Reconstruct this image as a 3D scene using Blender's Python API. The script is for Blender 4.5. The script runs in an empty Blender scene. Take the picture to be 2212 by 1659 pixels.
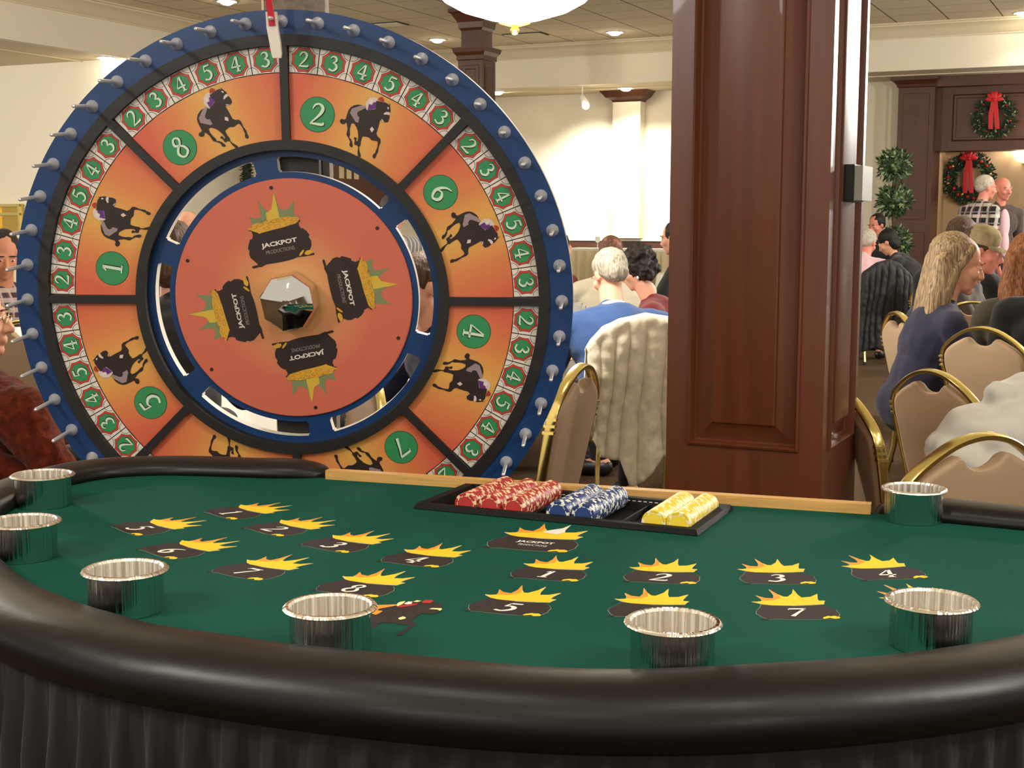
import bpy, bmesh, math, random
from mathutils import Vector, Matrix, noise
from mathutils.geometry import tessellate_polygon
random.seed(7)
PI = math.pi
C = bpy.context.scene.collection
SC = bpy.context.scene
# ---------------------------------------------------------------- camera
F = 2940.0; CX = 1106.0; CY = 829.5; PITCH = math.atan(350/F); H = 1.25; ROLL = 0.0027
cp, sp = math.cos(PITCH), math.sin(PITCH)
cr, sr = math.cos(ROLL), math.sin(ROLL)
cam_d = bpy.data.cameras.new('camera'); cam = bpy.data.objects.new('camera', cam_d); C.objects.link(cam)
cam_d.sensor_width = 36.0; cam_d.lens = F/2212*36; cam_d.clip_start = 0.05; cam_d.clip_end = 100
fwd = Vector((0, cp, -sp)); dwn = Vector((0, -sp, -cp)); rgt0 = Vector((1, 0, 0))
rgt = rgt0*cr - dwn*sr; up = -(rgt0*sr + dwn*cr)
M = Matrix((rgt, up, -fwd)).transposed().to_4x4(); M.translation = (0, 0, H)
cam.matrix_world = M
SC.camera = cam
SC.view_settings.view_transform = 'Standard'; SC.view_settings.look = 'None'
SC.view_settings.exposure = 0.22; SC.view_settings.gamma = 1.0; SC.view_settings.use_curve_mapping = False
# ---------------------------------------------------------------- world: the dim warm light of the rest of the hall
def lin(c):
    return tuple(((x/255)/12.92 if x/255 <= 0.04045 else ((x/255+0.055)/1.055)**2.4) for x in c[:3])
W = bpy.data.worlds.new('hall'); SC.world = W; W.use_nodes = True
W.node_tree.nodes['Background'].inputs[0].default_value = (*lin((255, 245, 230)), 1)
W.node_tree.nodes['Background'].inputs[1].default_value = 0.62
# ---------------------------------------------------------------- lights
def light(name, kind, loc, energy, color=(1, .95, .875), size=.2, rot=(0, 0, 0), spot=None, blend=.5):
    d = bpy.data.lights.new(name, kind); d.energy = energy; d.color = color
    if kind == 'AREA': d.shape = 'DISK'; d.size = size
    else: d.shadow_soft_size = size
    if spot: d.spot_size = math.radians(spot); d.spot_blend = blend
    o = bpy.data.objects.new(name, d); C.objects.link(o); o.location = loc; o.rotation_euler = rot
    return o
def ray(x, y):
    dx, dy = (x-CX)/F, (y-CY)/F
    dx, dy = dx*cr+dy*sr, -dx*sr+dy*cr
    return Vector((dx, cp-dy*sp, -sp-dy*cp))
def PZ(x, y, z):
    r = ray(x, y); t = (z-H)/r.z; return Vector((r.x*t, r.y*t, z))
def PY(x, y, Y):
    r = ray(x, y); t = Y/r.y; return Vector((r.x*t, Y, H+r.z*t))
PSI = math.radians(25.684); E1 = Vector((math.cos(PSI), -math.sin(PSI), 0)); E2 = Vector((math.sin(PSI), math.cos(PSI), 0))
def uv(p): return Vector((p.dot(E1), p.dot(E2), p.z))
def PV(x, y, v):
    r = ray(x, y); t = v/r.dot(E2); return uv(r*t+Vector((0, 0, H)))
def UZ(x, y, z): return uv(PZ(x, y, z))
def wd(u, v, z): return E1*u+E2*v+Vector((0, 0, z))
ZC, ZS = 3.90, 3.29
# visible bowl and cans, plus further ones added as fill light (the fixtures are built further down at the same places)
BOWLS = [PY(1112, 47, 5.2), Vector((-2.3, .6, 2.6)), Vector((2.4, .6, 2.6)), Vector((-5.6, 9.0, 2.6)), Vector((5.4, 8.0, 2.6)), Vector((-10.2, 12.5, 2.6)), Vector((7.6, 12.6, 2.6)), Vector((-2.4, -3.2, 2.6)), Vector((2.4, -3.2, 2.6))]  # all bowls after the first are added for light and reflections
for i, b in enumerate(BOWLS):
    light('bowl_light', 'POINT', (b.x, b.y, b.z-.20), [90, 80, 80, 600, 520, 640, 360, 60, 60][i], size=.16)
CANS_C = [UZ(945, 85, ZC), UZ(1328, 69, ZC), UZ(2211, 27, ZC), UZ(490, 2, ZC)]
CANS_S = [UZ(230, 124, ZS), UZ(1075, 198, ZS), UZ(1352, 190, ZS), UZ(2000, 166, ZS)]
CANS_FILL = [Vector((-5.5, 9, ZC)), Vector((-1.5, 10, ZC)), Vector((-6, 3.5, ZC)), Vector((1.8, 7.5, ZC)), Vector((-1, 3.4, ZC)), Vector((.6, 13.5, ZC)), Vector((-3.6, 6.2, ZC)), Vector((.9, .6, ZC)), Vector((-1.1, .4, ZC)), Vector((.4, -1.6, ZC)), Vector((-1.8, -2.2, ZC)), Vector((2.6, 2.6, ZC))]  # cans added to brighten the hall and reflect in the steel cups
for c in CANS_C + CANS_S + CANS_FILL:
    light('can_light', 'SPOT', wd(c.x, c.y, c.z-.03), (110 if c is CANS_C[2] else 300) if c in CANS_C+CANS_S else 210, size=.07, spot=120, blend=.9)
# wall washers on the bright back wall
w1 = UZ(1258, 185, ZS); tgt = PV(1290, 420, 20.5)
def aim(o, t):
    o.rotation_euler = (t-o.location).to_track_quat('-Z', 'Y').to_euler()
l = light('track_light', 'SPOT', wd(w1.x, w1.y-.45, ZS-.3), 330, (1, .93, .8), .05, spot=75, blend=.7); aim(l, wd(tgt.x, tgt.y, tgt.z-.1))
tg2 = PV(1420, 440, 20.5)
l = light('track_light', 'SPOT', wd(w1.x+1.2, w1.y-.45, ZS-.3), 330, (1, .93, .8), .05, spot=75, blend=.7); aim(l, wd(tg2.x, tg2.y, tg2.z-.1))
# ---------------------------------------------------------------- materials
MATS = {}
def mat(name, col, rough=.6, metal=0, spec=.5, bump=0, bscale=200, var=0, vscale=30, coat=0, emit=None, estr=0, sheen=0, alpha=None, trans=0, stretch=None, aniso=0):
    m = bpy.data.materials.new(name); m.use_nodes = True; n = m.node_tree.nodes; L = m.node_tree.links
    b = n['Principled BSDF']; b.inputs['Base Color'].default_value = (*lin(col), 1)
    b.inputs['Roughness'].default_value = rough; b.inputs['Metallic'].default_value = metal
    b.inputs['Specular IOR Level'].default_value = spec; b.inputs['Coat Weight'].default_value = coat
    b.inputs['Sheen Weight'].default_value = sheen; b.inputs['Transmission Weight'].default_value = trans
    if emit: b.inputs['Emission Color'].default_value = (*lin(emit), 1); b.inputs['Emission Strength'].default_value = estr
    if var or bump:
        tc = n.new('ShaderNodeTexCoord'); src = tc.outputs['Object']
        if stretch:
            mp = n.new('ShaderNodeMapping'); mp.inputs['Scale'].default_value = stretch; L.new(src, mp.inputs[0]); src = mp.outputs[0]
    if var:
        t = n.new('ShaderNodeTexNoise'); t.inputs['Scale'].default_value = vscale; t.inputs['Detail'].default_value = 4; L.new(src, t.inputs['Vector'])
        r = n.new('ShaderNodeMapRange'); r.inputs['From Min'].default_value = .3; r.inputs['From Max'].default_value = .7
        r.inputs['To Min'].default_value = 1-var; r.inputs['To Max'].default_value = 1+var; L.new(t.outputs['Fac'], r.inputs['Value'])
        h = n.new('ShaderNodeHueSaturation'); h.inputs['Color'].default_value = (*lin(col), 1); L.new(r.outputs[0], h.inputs['Value']); L.new(h.outputs[0], b.inputs['Base Color'])
    if bump:
        t = n.new('ShaderNodeTexNoise'); t.inputs['Scale'].default_value = bscale; t.inputs['Detail'].default_value = 3; L.new(src, t.inputs['Vector'])
        bp = n.new('ShaderNodeBump'); bp.inputs['Strength'].default_value = bump; bp.inputs['Distance'].default_value = .004; L.new(t.outputs['Fac'], bp.inputs['Height']); L.new(bp.outputs[0], b.inputs['Normal'])
    MATS[name] = m; return m
def nt(m): return m.node_tree.nodes, m.node_tree.links
def math_n(n, L, op, a, b=None):
    x = n.new('ShaderNodeMath'); x.operation = op
    for i, v in enumerate((a, b)):
        if v is None: continue
        if isinstance(v, (int, float)): x.inputs[i].default_value = v
        else: L.new(v, x.inputs[i])
    return x.outputs[0]
def mixc(n, L, fac, a, b):
    x = n.new('ShaderNodeMix'); x.data_type = 'RGBA'
    if isinstance(fac, (int, float)): x.inputs[0].default_value = fac
    else: L.new(fac, x.inputs[0])
    for i, v in ((6, a), (7, b)):
        if isinstance(v, tuple): x.inputs[i].default_value = (*lin(v), 1)
        else: L.new(v, x.inputs[i])
    return x.outputs[2]
M_wall = mat('cream_paint', (228, 219, 197), .85, spec=.2, bump=.05, bscale=60)
M_soff = mat('soffit_paint', (216, 203, 172), .9, spec=.2)
M_ceil = mat('ceiling_tile', (230, 216, 188), .95, spec=.1)
n, L = nt(M_ceil); tc = n.new('ShaderNodeTexCoord'); sx = n.new('ShaderNodeSeparateXYZ'); L.new(tc.outputs['Object'], sx.inputs[0])
def gridline(n, L, s, off, per, wid):
    a = math_n(n, L, 'SUBTRACT', s, off); a = math_n(n, L, 'DIVIDE', a, per); a = math_n(n, L, 'FRACT', a)
    a = math_n(n, L, 'SUBTRACT', a, .5); a = math_n(n, L, 'ABSOLUTE', a); return math_n(n, L, 'GREATER_THAN', a, .5-wid/per)
gu = gridline(n, L, sx.outputs[0], -2.10, .668, .009); gv = gridline(n, L, sx.outputs[1], 18.95, .61, .008)
gg = math_n(n, L, 'MAXIMUM', gu, math_n(n, L, 'MULTIPLY', gv, .6))
L.new(mixc(n, L, gg, (230, 216, 188), (120, 102, 74)), n['Principled BSDF'].inputs['Base Color'])
M_carpet = mat('brown_carpet', (78, 62, 44), .98, spec=.1, bump=.6, bscale=350, var=.4, vscale=55)
M_wood = mat('mahogany', (94, 49, 27), .34, spec=.4, var=.16, vscale=6, stretch=(6, 6, .35), coat=.05)
M_wood2 = mat('mahogany_trim', (80, 45, 27), .4, spec=.5, var=.12, vscale=8)
M_pine = mat('pine', (206, 160, 92), .5, var=.18, vscale=14, stretch=(.6, 14, 14), bump=.1, bscale=60)
M_beige = mat('beige_paint', (190, 160, 122), .85, spec=.2)
M_gold = mat('brass_frame', (226, 208, 132), .24, 1)
M_goldw = mat('gold_mirror', (214, 180, 96), .3, .9, bump=.6, bscale=18)
M_tan = mat('tan_upholstery', (168, 142, 114), .8, spec=.3, bump=.15, bscale=900)
M_black = mat('black_plastic', (22, 21, 20), .45)
M_leather = mat('black_vinyl', (15, 13, 12), .37, spec=.34, bump=.25, bscale=14, var=.15, vscale=5)
M_felt = mat('green_felt', (20, 76, 64), .95, spec=.06, bump=.2, bscale=900, var=.05, vscale=8)
M_steel = mat('polished_steel', (232, 226, 216), .17, 1)
M_chrome = mat('chrome', (225, 222, 215), .04, 1)
M_peg = mat('nickel', (228, 230, 234), .32, .6)
M_blue = mat('blue_lacquer', (20, 56, 104), .35, var=.08, vscale=7, spec=.45)
M_blk = mat('black_paint', (26, 24, 23), .5, bump=.2, bscale=50)
M_edge = mat('pale_edge', (226, 218, 206), .6)
M_white = mat('white_paint', (232, 228, 218), .6)
M_cloth = mat('white_cloth', (236, 230, 216), .85, bump=.1, bscale=300)
M_cream = mat('cream_skirt', (214, 196, 156), .85)
M_skirt = mat('black_pleats', (20, 19, 21), .8, sheen=.1, bump=.2, bscale=60)
M_glass = mat('clear_glass', (240, 240, 240), .05, trans=.9, spec=.5)
M_fur = mat('cream_fur', (206, 197, 174), .95, bump=.7, bscale=40, var=.1, vscale=30, sheen=.4)
M_flee = mat('white_fleece', (192, 188, 178), .95, bump=.2, bscale=500, sheen=.3)
M_blkc = mat('black_coat', (17, 16, 15), .65, bump=.4, bscale=30, sheen=.08)
M_can = mat('lamp_glow', (255, 245, 225), .5, emit=(255, 240, 214), estr=45)
M_bowl = mat('bowl_glow', (255, 250, 238), .4, emit=(255, 246, 228), estr=7)
M_leaf = mat('leaf_green', (58, 84, 48), .45, var=.45, vscale=9)
M_pineg = mat('pine_green', (44, 58, 38), .8, var=.5, vscale=30)
M_red = mat('ribbon_red', (205, 22, 26), .5, sheen=.2)
M_redo = mat('red_ball', (190, 40, 36), .2, .3)
M_bark = mat('bark', (92, 66, 42), .8)
M_print = {}
def pm(name, col, rough=.42):
    M_print[name] = mat('print_'+name, col, rough, spec=.4); return M_print[name]
pm('white', (222, 214, 204)); pm('red', (196, 62, 50)); pm('green', (52, 138, 86)); pm('ink', (34, 20, 18)); pm('digit', (206, 226, 200)); pm('horse', (46, 34, 30)); pm('mauve', (150, 130, 134))
pm('purple', (96, 44, 120)); pm('pale', (214, 196, 190)); pm('cap', (166, 52, 46)); pm('coin', (208, 158, 52)); pm('coinline', (140, 92, 34)); pm('teal', (120, 132, 92)); pm('yellow', (206, 172, 62))
pm('fpot', (38, 24, 24), .9); pm('fyel', (232, 200, 34), .9); pm('fora', (232, 150, 44), .9); pm('fwhite', (240, 232, 224), .9); pm('fred', (176, 36, 34), .9); pm('fcream', (250, 232, 160), .9); pm('fkey', (150, 168, 140), .9)
def orange_mat(name, radial):
    m = mat(name, (206, 106, 78), .38, spec=.45); n, L = nt(m); tc = n.new('ShaderNodeTexCoord'); s = n.new('ShaderNodeSeparateXYZ'); L.new(tc.outputs['Object'], s.inputs[0])
    x2 = math_n(n, L, 'POWER', s.outputs[0], 2.0)
    if radial:
        z2 = math_n(n, L, 'POWER', s.outputs[2], 2.0); d = math_n(n, L, 'SQRT', math_n(n, L, 'ADD', x2, z2)); d = math_n(n, L, 'DIVIDE', d, .25)
    else:
        d = math_n(n, L, 'DIVIDE', math_n(n, L, 'ABSOLUTE', math_n(n, L, 'ADD', s.outputs[0], -.01)), .17)
    cr_ = n.new('ShaderNodeValToRGB'); L.new(d, cr_.inputs[0]); e = cr_.color_ramp.elements
    if radial:
        e[0].color = (*lin((208, 152, 96)), 1); e[0].position = .25; e[1].color = (*lin((200, 104, 82)), 1); e[1].position = .75
    else:
        e[0].color = (*lin((218, 164, 84)), 1); e[0].position = .1; e[1].color = (*lin((208, 98, 72)), 1); e[1].position = .95
        k = e.new(.5); k.color = (*lin((214, 130, 76)), 1)
    L.new(cr_.outputs[0], n['Principled BSDF'].inputs['Base Color']); return m
M_or = orange_mat('print_orange_sector', False); M_od = orange_mat('print_orange_disc', True)
# ---------------------------------------------------------------- mesh builder
def mtx(loc=(0, 0, 0), rot=(0, 0, 0), sc=(1, 1, 1)):
    from mathutils import Euler
    return Matrix.Translation(loc) @ Euler(rot).to_matrix().to_4x4() @ Matrix.Diagonal((*sc, 1))
class MB:
    def __init__(s): s.v = []; s.f = []; s.m = []
    def add(s, vs, fs, mi=0, T=None):
        k = len(s.v)
        s.v += [tuple(T @ Vector(p)) if T else tuple(p) for p in vs]
        for f in fs: s.f.append(tuple(i+k for i in f)); s.m.append(mi)
        return s
    def box(s, a, b, mi=0, T=None):
        x0, y0, z0 = a; x1, y1, z1 = b
        v = [(x0, y0, z0), (x1, y0, z0), (x1, y1, z0), (x0, y1, z0), (x0, y0, z1), (x1, y0, z1), (x1, y1, z1), (x0, y1, z1)]
        return s.add(v, [(3, 2, 1, 0), (4, 5, 6, 7), (0, 1, 5, 4), (1, 2, 6, 5), (2, 3, 7, 6), (3, 0, 4, 7)], mi, T)
    def prism(s, poly, y0, y1, mi=0, T=None, ax='y', mside=None):
        n_ = len(poly); v = []
        for d in (y0, y1):
            for p in poly: v.append((p[0], d, p[1]) if ax == 'y' else (p[0], p[1], d))
        s.add(v, [tuple(range(n_)), tuple(reversed(range(n_, 2*n_)))], mi, T)
        return s.add(v, [(i, i+n_, (i+1) % n_+n_, (i+1) % n_) for i in range(n_)], mi if mside is None else mside, T)
    def flat(s, poly, d, mi=0, T=None, ax='y'):
        v = [(p[0], d, p[1]) if ax == 'y' else (p[0], p[1], d) for p in poly]
        t = tessellate_polygon([[Vector((p[0], p[1], 0)) for p in poly]])
        fs = []
        for a, b, c in t:
            A, B, D = Vector(v[a]), Vector(v[b]), Vector(v[c]); nn = (B-A).cross(D-A)
            good = nn.y < 0 if ax == 'y' else nn.z > 0
            fs.append((a, b, c) if good else (a, c, b))
        return s.add(v, fs, mi, T)
    def lathe(s, prof, seg=24, mi=0, T=None, ax='z', cap=True):
        v = []; fs = []; n_ = len(prof)
        for k in range(seg):
            a = 2*PI*k/seg
            for r, z in prof:
                v.append((r*math.cos(a), r*math.sin(a), z) if ax == 'z' else (r*math.cos(a), z, r*math.sin(a)))
        for k in range(seg):
            for i in range(n_-1):
                a, b = k*n_+i, ((k+1) % seg)*n_+i
                fs.append((a, b, b+1, a+1))
        s.add(v, fs, mi, T)
        if cap:
            for i in (0, n_-1):
                if prof[i][0] > 1e-6: s.add([v[k*n_+i] for k in range(seg)], [tuple(range(seg))], mi, T)
        return s
    def tube(s, path, rad, seg=10, mi=0, T=None, sq=None, closed=False):
        P = [Vector(p) for p in path]; n_ = len(P); rings = []
        pn = None
        for i, p in enumerate(P):
            a = P[i-1] if (i > 0 or closed) else P[i]; b = P[(i+1) % n_] if (i < n_-1 or closed) else P[i]
            t = (b-a).normalized()
            if pn is None:
                q = Vector((0, 0, 1)) if abs(t.z) < .9 else Vector((0, 1, 0))
                if sq and len(sq) > 2: q = Vector(sq[2])
                pn = (q-t*q.dot(t)).normalized()
            else: pn = (pn-t*pn.dot(t)).normalized()
            bn = t.cross(pn); r = rad[i] if isinstance(rad, (list, tuple)) else rad
            if sq: w, h = sq[0], sq[1]; ring = [p+pn*x*w+bn*y*h for x, y in ((1, .7), (.7, 1), (-.7, 1), (-1, .7), (-1, -.7), (-.7, -1), (.7, -1), (1, -.7))]
            else: ring = [p+(pn*math.cos(2*PI*k/seg)+bn*math.sin(2*PI*k/seg))*r for k in range(seg)]
            rings.append(ring)
        m_ = len(rings[0]); v = [q for r_ in rings for q in r_]; fs = []
        for i in range(n_ if closed else n_-1):
            for k in range(m_):
                j = (i+1) % n_; fs.append((i*m_+k, i*m_+(k+1) % m_, j*m_+(k+1) % m_, j*m_+k))
        if not closed: fs += [tuple(reversed(range(m_))), tuple(range((n_-1)*m_, n_*m_))]
        return s.add(v, fs, mi, T)
    def ell(s, c, r, T=None, mi=0, R=None, nu=16, nv=10):
        v = [(0, 0, 1)]; fs = []
        for j in range(1, nv):
            t = PI*j/nv
            for i in range(nu): a = 2*PI*i/nu; v.append((math.sin(t)*math.cos(a), math.sin(t)*math.sin(a), math.cos(t)))
        v.append((0, 0, -1)); e = len(v)-1
        for i in range(nu):
            fs.append((0, 1+i, 1+(i+1) % nu)); k = 1+(nv-2)*nu; fs.append((e, k+(i+1) % nu, k+i))
            for j in range(nv-2):
                a = 1+j*nu; fs.append((a+i, a+nu+i, a+nu+(i+1) % nu, a+(i+1) % nu))
        if isinstance(r, (int, float)): r = (r, r, r)
        m = Matrix.Translation(c) @ (R.to_4x4() if R else Matrix.Identity(4)) @ Matrix.Diagonal((*r, 1))
        return s.add(v, fs, mi, (T @ m) if T else m)
    def cap(s, a, b, ra, rb, T=None, mi=0, flat_=1.0, seg=14):
        a, b = Vector(a), Vector(b); d = b-a; l_ = d.length
        if l_ < 1e-5: return s
        prof = [(ra*math.sin(t), -ra*math.cos(t)) for t in (0.001, .5, 1.0, PI/2)]+[(rb*math.cos(t), l_+rb*math.sin(t)) for t in (0, .55, 1.07, PI/2-.001)]
        m = Matrix.Translation(a) @ d.to_track_quat('Z', 'Y').to_matrix().to_4x4() @ Matrix.Diagonal((1, flat_, 1, 1))
        return s.lathe(prof, seg, mi, (T @ m) if T else m, cap=True)
    def mesh(s, name, mats, smooth=True, ang=40):
        me = bpy.data.meshes.new(name); me.from_pydata(s.v, [], s.f)
        for m in (mats if isinstance(mats, (list, tuple)) else [mats]): me.materials.append(m)
        me.polygons.foreach_set('material_index', s.m); me.validate(); 
        bm = bmesh.new(); bm.from_mesh(me); bmesh.ops.remove_doubles(bm, verts=bm.verts, dist=1e-6) if len(s.v) < 200000 and getattr(s, 'weld', True) else None
        bmesh.ops.recalc_face_normals(bm, faces=bm.faces) if getattr(s, 'recalc', True) else None
        bm.to_mesh(me); bm.free()
        if smooth:
            me.shade_smooth(); me.set_sharp_from_angle(angle=math.radians(ang))
        return me
    def obj(s, name, mats, parent=None, smooth=True, ang=40, mw=None):
        o = bpy.data.objects.new(name, s.mesh(name, mats, smooth, ang)); C.objects.link(o)
        if parent: o.parent = parent
        if mw is not None: o.matrix_basis = mw
        return o
def empty(name, loc=(0, 0, 0), rot=(0, 0, 0)):
    o = bpy.data.objects.new(name, None); C.objects.link(o); o.location = loc; o.rotation_euler = rot; o.empty_display_size = .05; return o
def tag(o, label, cat, group=None, kind=None):
    o['label'] = label; o['category'] = cat
    if group: o['group'] = group
    if kind: o['kind'] = kind
    return o
def struct(o): o['kind'] = 'structure'; return o
ROT = mtx(rot=(0, 0, -PSI))
def room(name, mb, m, smooth=False): return struct(mb.obj(name, m, smooth=smooth, mw=ROT))
def copy_tree(o, parent=None):
    c = o.copy(); C.objects.link(c)
    if parent: c.parent = parent
    for ch in list(o.children): copy_tree(ch, c)
    return c
def cr_spline(pts, sub=6):
    out = []; n_ = len(pts)
    for i in range(n_-1):
        p0 = pts[max(i-1, 0)]; p1 = pts[i]; p2 = pts[i+1]; p3 = pts[min(i+2, n_-1)]
        for k in range(sub):
            t = k/sub
            out.append(tuple(.5*((2*b)+(-a+c)*t+(2*a-5*b+4*c-d)*t*t+(-a+3*b-3*c+d)*t**3) for a, b, c, d in zip(p0, p1, p2, p3)))
    out.append(tuple(pts[-1])); return out
# ---------------------------------------------------------------- room shell
room('floor', MB().box((-26, -5, -.05), (12, 23.5, 0)), M_carpet)
room('ceiling', MB().box((-12.2, -5, ZC), (12, 19.4, ZC+.05)), M_ceil)
room('wall_back', MB().box((-12, 20.5, 0), (PV(1950, 300, 20.5).x, 20.7, ZS+.02)).box((12, 20.5, 0), (12.2, 20.7, ZS)), M_wall)
VB = 19.15
b = MB(); b.box((-12, VB, ZS), (12, VB+.12, ZC)); room('wall_back_bulkhead', b, M_wall)
def crown(p0, p1, nrm):       # crown moulding between wall and ceiling, profile pushed along nrm
    mb = MB(); prof = [(0, -.19), (.02, -.19), (.02, -.175), (.05, -.15), (.075, -.1), (.12, -.06), (.16, -.04), (.16, -.02), (.2, -.02), (.2, 0), (0, 0)]
    v = []
    for p in (p0, p1):
        for d, z in prof: v.append((p[0]+nrm[0]*d, p[1]+nrm[1]*d, ZC+z))
    k = len(prof); mb.add(v, [(i, (i+1) % k, (i+1) % k+k, i+k) for i in range(k)]+[tuple(range(k)), tuple(range(k, 2*k))]); return mb
room('trim_1', crown((-12, VB), (12, VB), (0, -1)), M_soff, True)
room('trim_2', crown((-12, -5), (-12, VB), (1, 0)), M_soff, True)
room('wall_left_bulkhead', MB().box((-12.12, -5, ZS), (-12, 20.5, ZC)), M_wall)
room('ceiling_soffit_back', MB().box((-12, VB+.12, ZS), (12, 20.7, ZS+.04)), M_soff)
room('ceiling_soffit_left', MB().box((-26, -5, ZS), (-12.12, 13.9, ZS+.04)), M_soff)
room('wall_left', MB().box((-26, 13.7, 0), (-12, 13.9, ZS)), M_wall)
room('wall_left_return', MB().box((-12.1, 13.9, 0), (-12, 20.5, ZS)), M_wall)
# thin bead lines on both soffits
room('trim_3', MB().box((-12, VB+.55, ZS-.012), (12, VB+.57, ZS)), M_soff)
room('trim_4', MB().box((-12.75, -5, ZS-.012), (-12.73, 13.7, ZS)), M_soff)
# white ledge along the alcove wall
room('trim_5', MB().box((-26, 13.55, 1.02), (-12, 13.7, 1.09)), M_white)
# wainscot with a white cap along the back wall
wu0, wu1 = -12.0, PV(1950, 300, 20.5).x
room('trim_6', MB().box((wu0, 20.42, 0), (wu1, 20.5, .955), 0).box((wu0, 20.40, .955), (wu1, 20.5, .985), 1), [M_wood2, M_white])
# white pilaster with a mahogany capital
pl0, pl1 = PV(1324.8, 220, 20.3).x, PV(1384.6, 220, 20.3).x
room('trim_7', MB().box((pl0, 20.28, 1.0), (pl1, 20.5, 3.14)), M_wall)
mb = MB()
for (w0, w1, z0, z1) in ((.0, .02, 3.12, 3.15), (.02, .09, 3.15, 3.19), (.09, .13, 3.19, 3.24), (.13, .17, 3.24, 3.288)):
    mb.add([(pl0-w0, 20.28-w0, z0), (pl1+w0, 20.28-w0, z0), (pl1+w1, 20.28-w1, z1), (pl0-w1, 20.28-w1, z1), (pl0-w0, 20.5, z0), (pl1+w0, 20.5, z0), (pl1+w1, 20.5, z1), (pl0-w1, 20.5, z1)],
           [(0, 1, 2, 3), (4, 7, 6, 5), (0, 4, 5, 1), (2, 6, 7, 3), (0, 3, 7, 4), (1, 5, 6, 2)])
room('trim_8', mb, M_wood2)
# second white pilaster right of the near column
a0 = PV(1925, 300, 20.3).x
room('trim_9', MB().box((a0-.06, 20.36, 0), (a0+.16, 20.5, ZS)), M_wall)
# mahogany portal
def panel_rings(mb, x0, x1, z0, z1, rings, y, T=None, mi=0):
    """nested rectangles: each ring = (inset, depth); depth>0 sinks into the face (towards +y)"""
    v = []
    for ins, d in rings: v += [(x0+ins, y+d, z0+ins), (x1-ins, y+d, z0+ins), (x1-ins, y+d, z1-ins), (x0+ins, y+d, z1-ins)]
    fs = []
    for i in range(len(rings)-1):
        for k in range(4): a = i*4+k; b = i*4+(k+1) % 4; fs.append((a, b, b+4, a+4))
    k = (len(rings)-1)*4; fs.append((k, k+1, k+2, k+3)); mb.add(v, fs, mi, T)
VPT = 20.05
q0 = PV(1937.5, 300, VPT).x; q1 = PV(2016, 300, VPT).x; zt = ZS-.145
hz0 = PV(2100, 325, VPT+.2).z
mb = MB(); mb.box((q0, VPT, 0), (q1, 20.7, zt))
for z0_, z1_ in ((.35, 1.12), (1.30, zt-.08)): panel_rings(mb, q0+.07, q1-.07, z0_, z1_, [(0, -.001), (.02, .02), (.07, .006), (.075, .006)], VPT-.004)
room('trim_10', mb, M_wood2)
mb = MB(); mb.box((q1, VPT+.2, hz0), (q1+3.2, 20.7, zt)); panel_rings(mb, q1+.22, q1+1.9, hz0+.13, zt-.1, [(0, -.002), (.02, -.02), (.05, -.02), (.06, .03), (.09, .03), (.1, .01)], VPT+.195)
room('trim_11', mb, M_wood2)
mb = MB(); pr = [(0, 0), (.02, .01), (.03, .045), (.07, .085), (.10, .10), (.10, .145), (0, .145)]
for (xa, xb, yy) in ((q0, q1, VPT), (q1+.02, q1+3.2, VPT+.2)):
    v = []
    for xx, sg in ((xa, -1), (xb, 1)):
        for d, z in pr: v.append((xx+(sg*d if xx == q0 else (.4*d if xx == q1 else 0)), yy-d, zt+z))
    k = len(pr); mb.add(v, [(i, (i+1) % k, (i+1) % k+k, i+k) for i in range(k)]+[tuple(range(k)), tuple(range(k, 2*k))])
mb.box((q0, VPT, zt), (q1+3.2, 20.7, ZS-.002))
room('trim_12', mb, M_wood2)
VI = 21.25
room('wall_right_lobby', MB().box((q1-.6, VI, 0), (q1+4, VI+.1, 3.0)), M_beige); room('wall_right_lobby_side', MB().box((q1-.1, 20.7, 0), (q1, VI, 3.0)), M_beige); room('ceiling_lobby', MB().box((q1-.1, 20.7, 3.0), (q1+4, VI, 3.05)), M_beige)
# ---------------------------------------------------------------- ceiling fixtures
def can(c, z, label, group):
    r = empty('recessed_light', wd(c.x, c.y, z)); tag(r, label, 'ceiling light', group)
    MB().lathe([(.085, -.002), (.12, -.012), (.125, -.001), (.085, .0)], 24, cap=False).obj('trim_ring', M_white, r)
    MB().lathe([(.001, -.052), (.04, -.047), (.072, -.032), (.09, -.003)], 24, cap=False).obj('lens', M_can, r)
lab_c = ['round recessed ceiling light beside the far dark wooden column', 'round recessed light in the tiled ceiling, nearest left of the large column', 'round recessed light in the tiled ceiling at the right edge', 'round recessed light in the tiled ceiling above the left of the wheel']
lab_s = ['round recessed light in the soffit left of the wheel', 'round recessed soffit light just right of the wheel rim', 'round recessed soffit light over the white pilaster capital', 'round recessed soffit light over the dark wooden portal']
for c, l_ in zip(CANS_C, lab_c): can(c, ZC, l_, 'recessed ceiling lights')
for c, l_ in zip(CANS_S, lab_s): can(c, ZS, l_, 'recessed ceiling lights')
for c in CANS_FILL: can(c, ZC, 'added round recessed fill light outside the picture', 'recessed ceiling lights')
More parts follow.
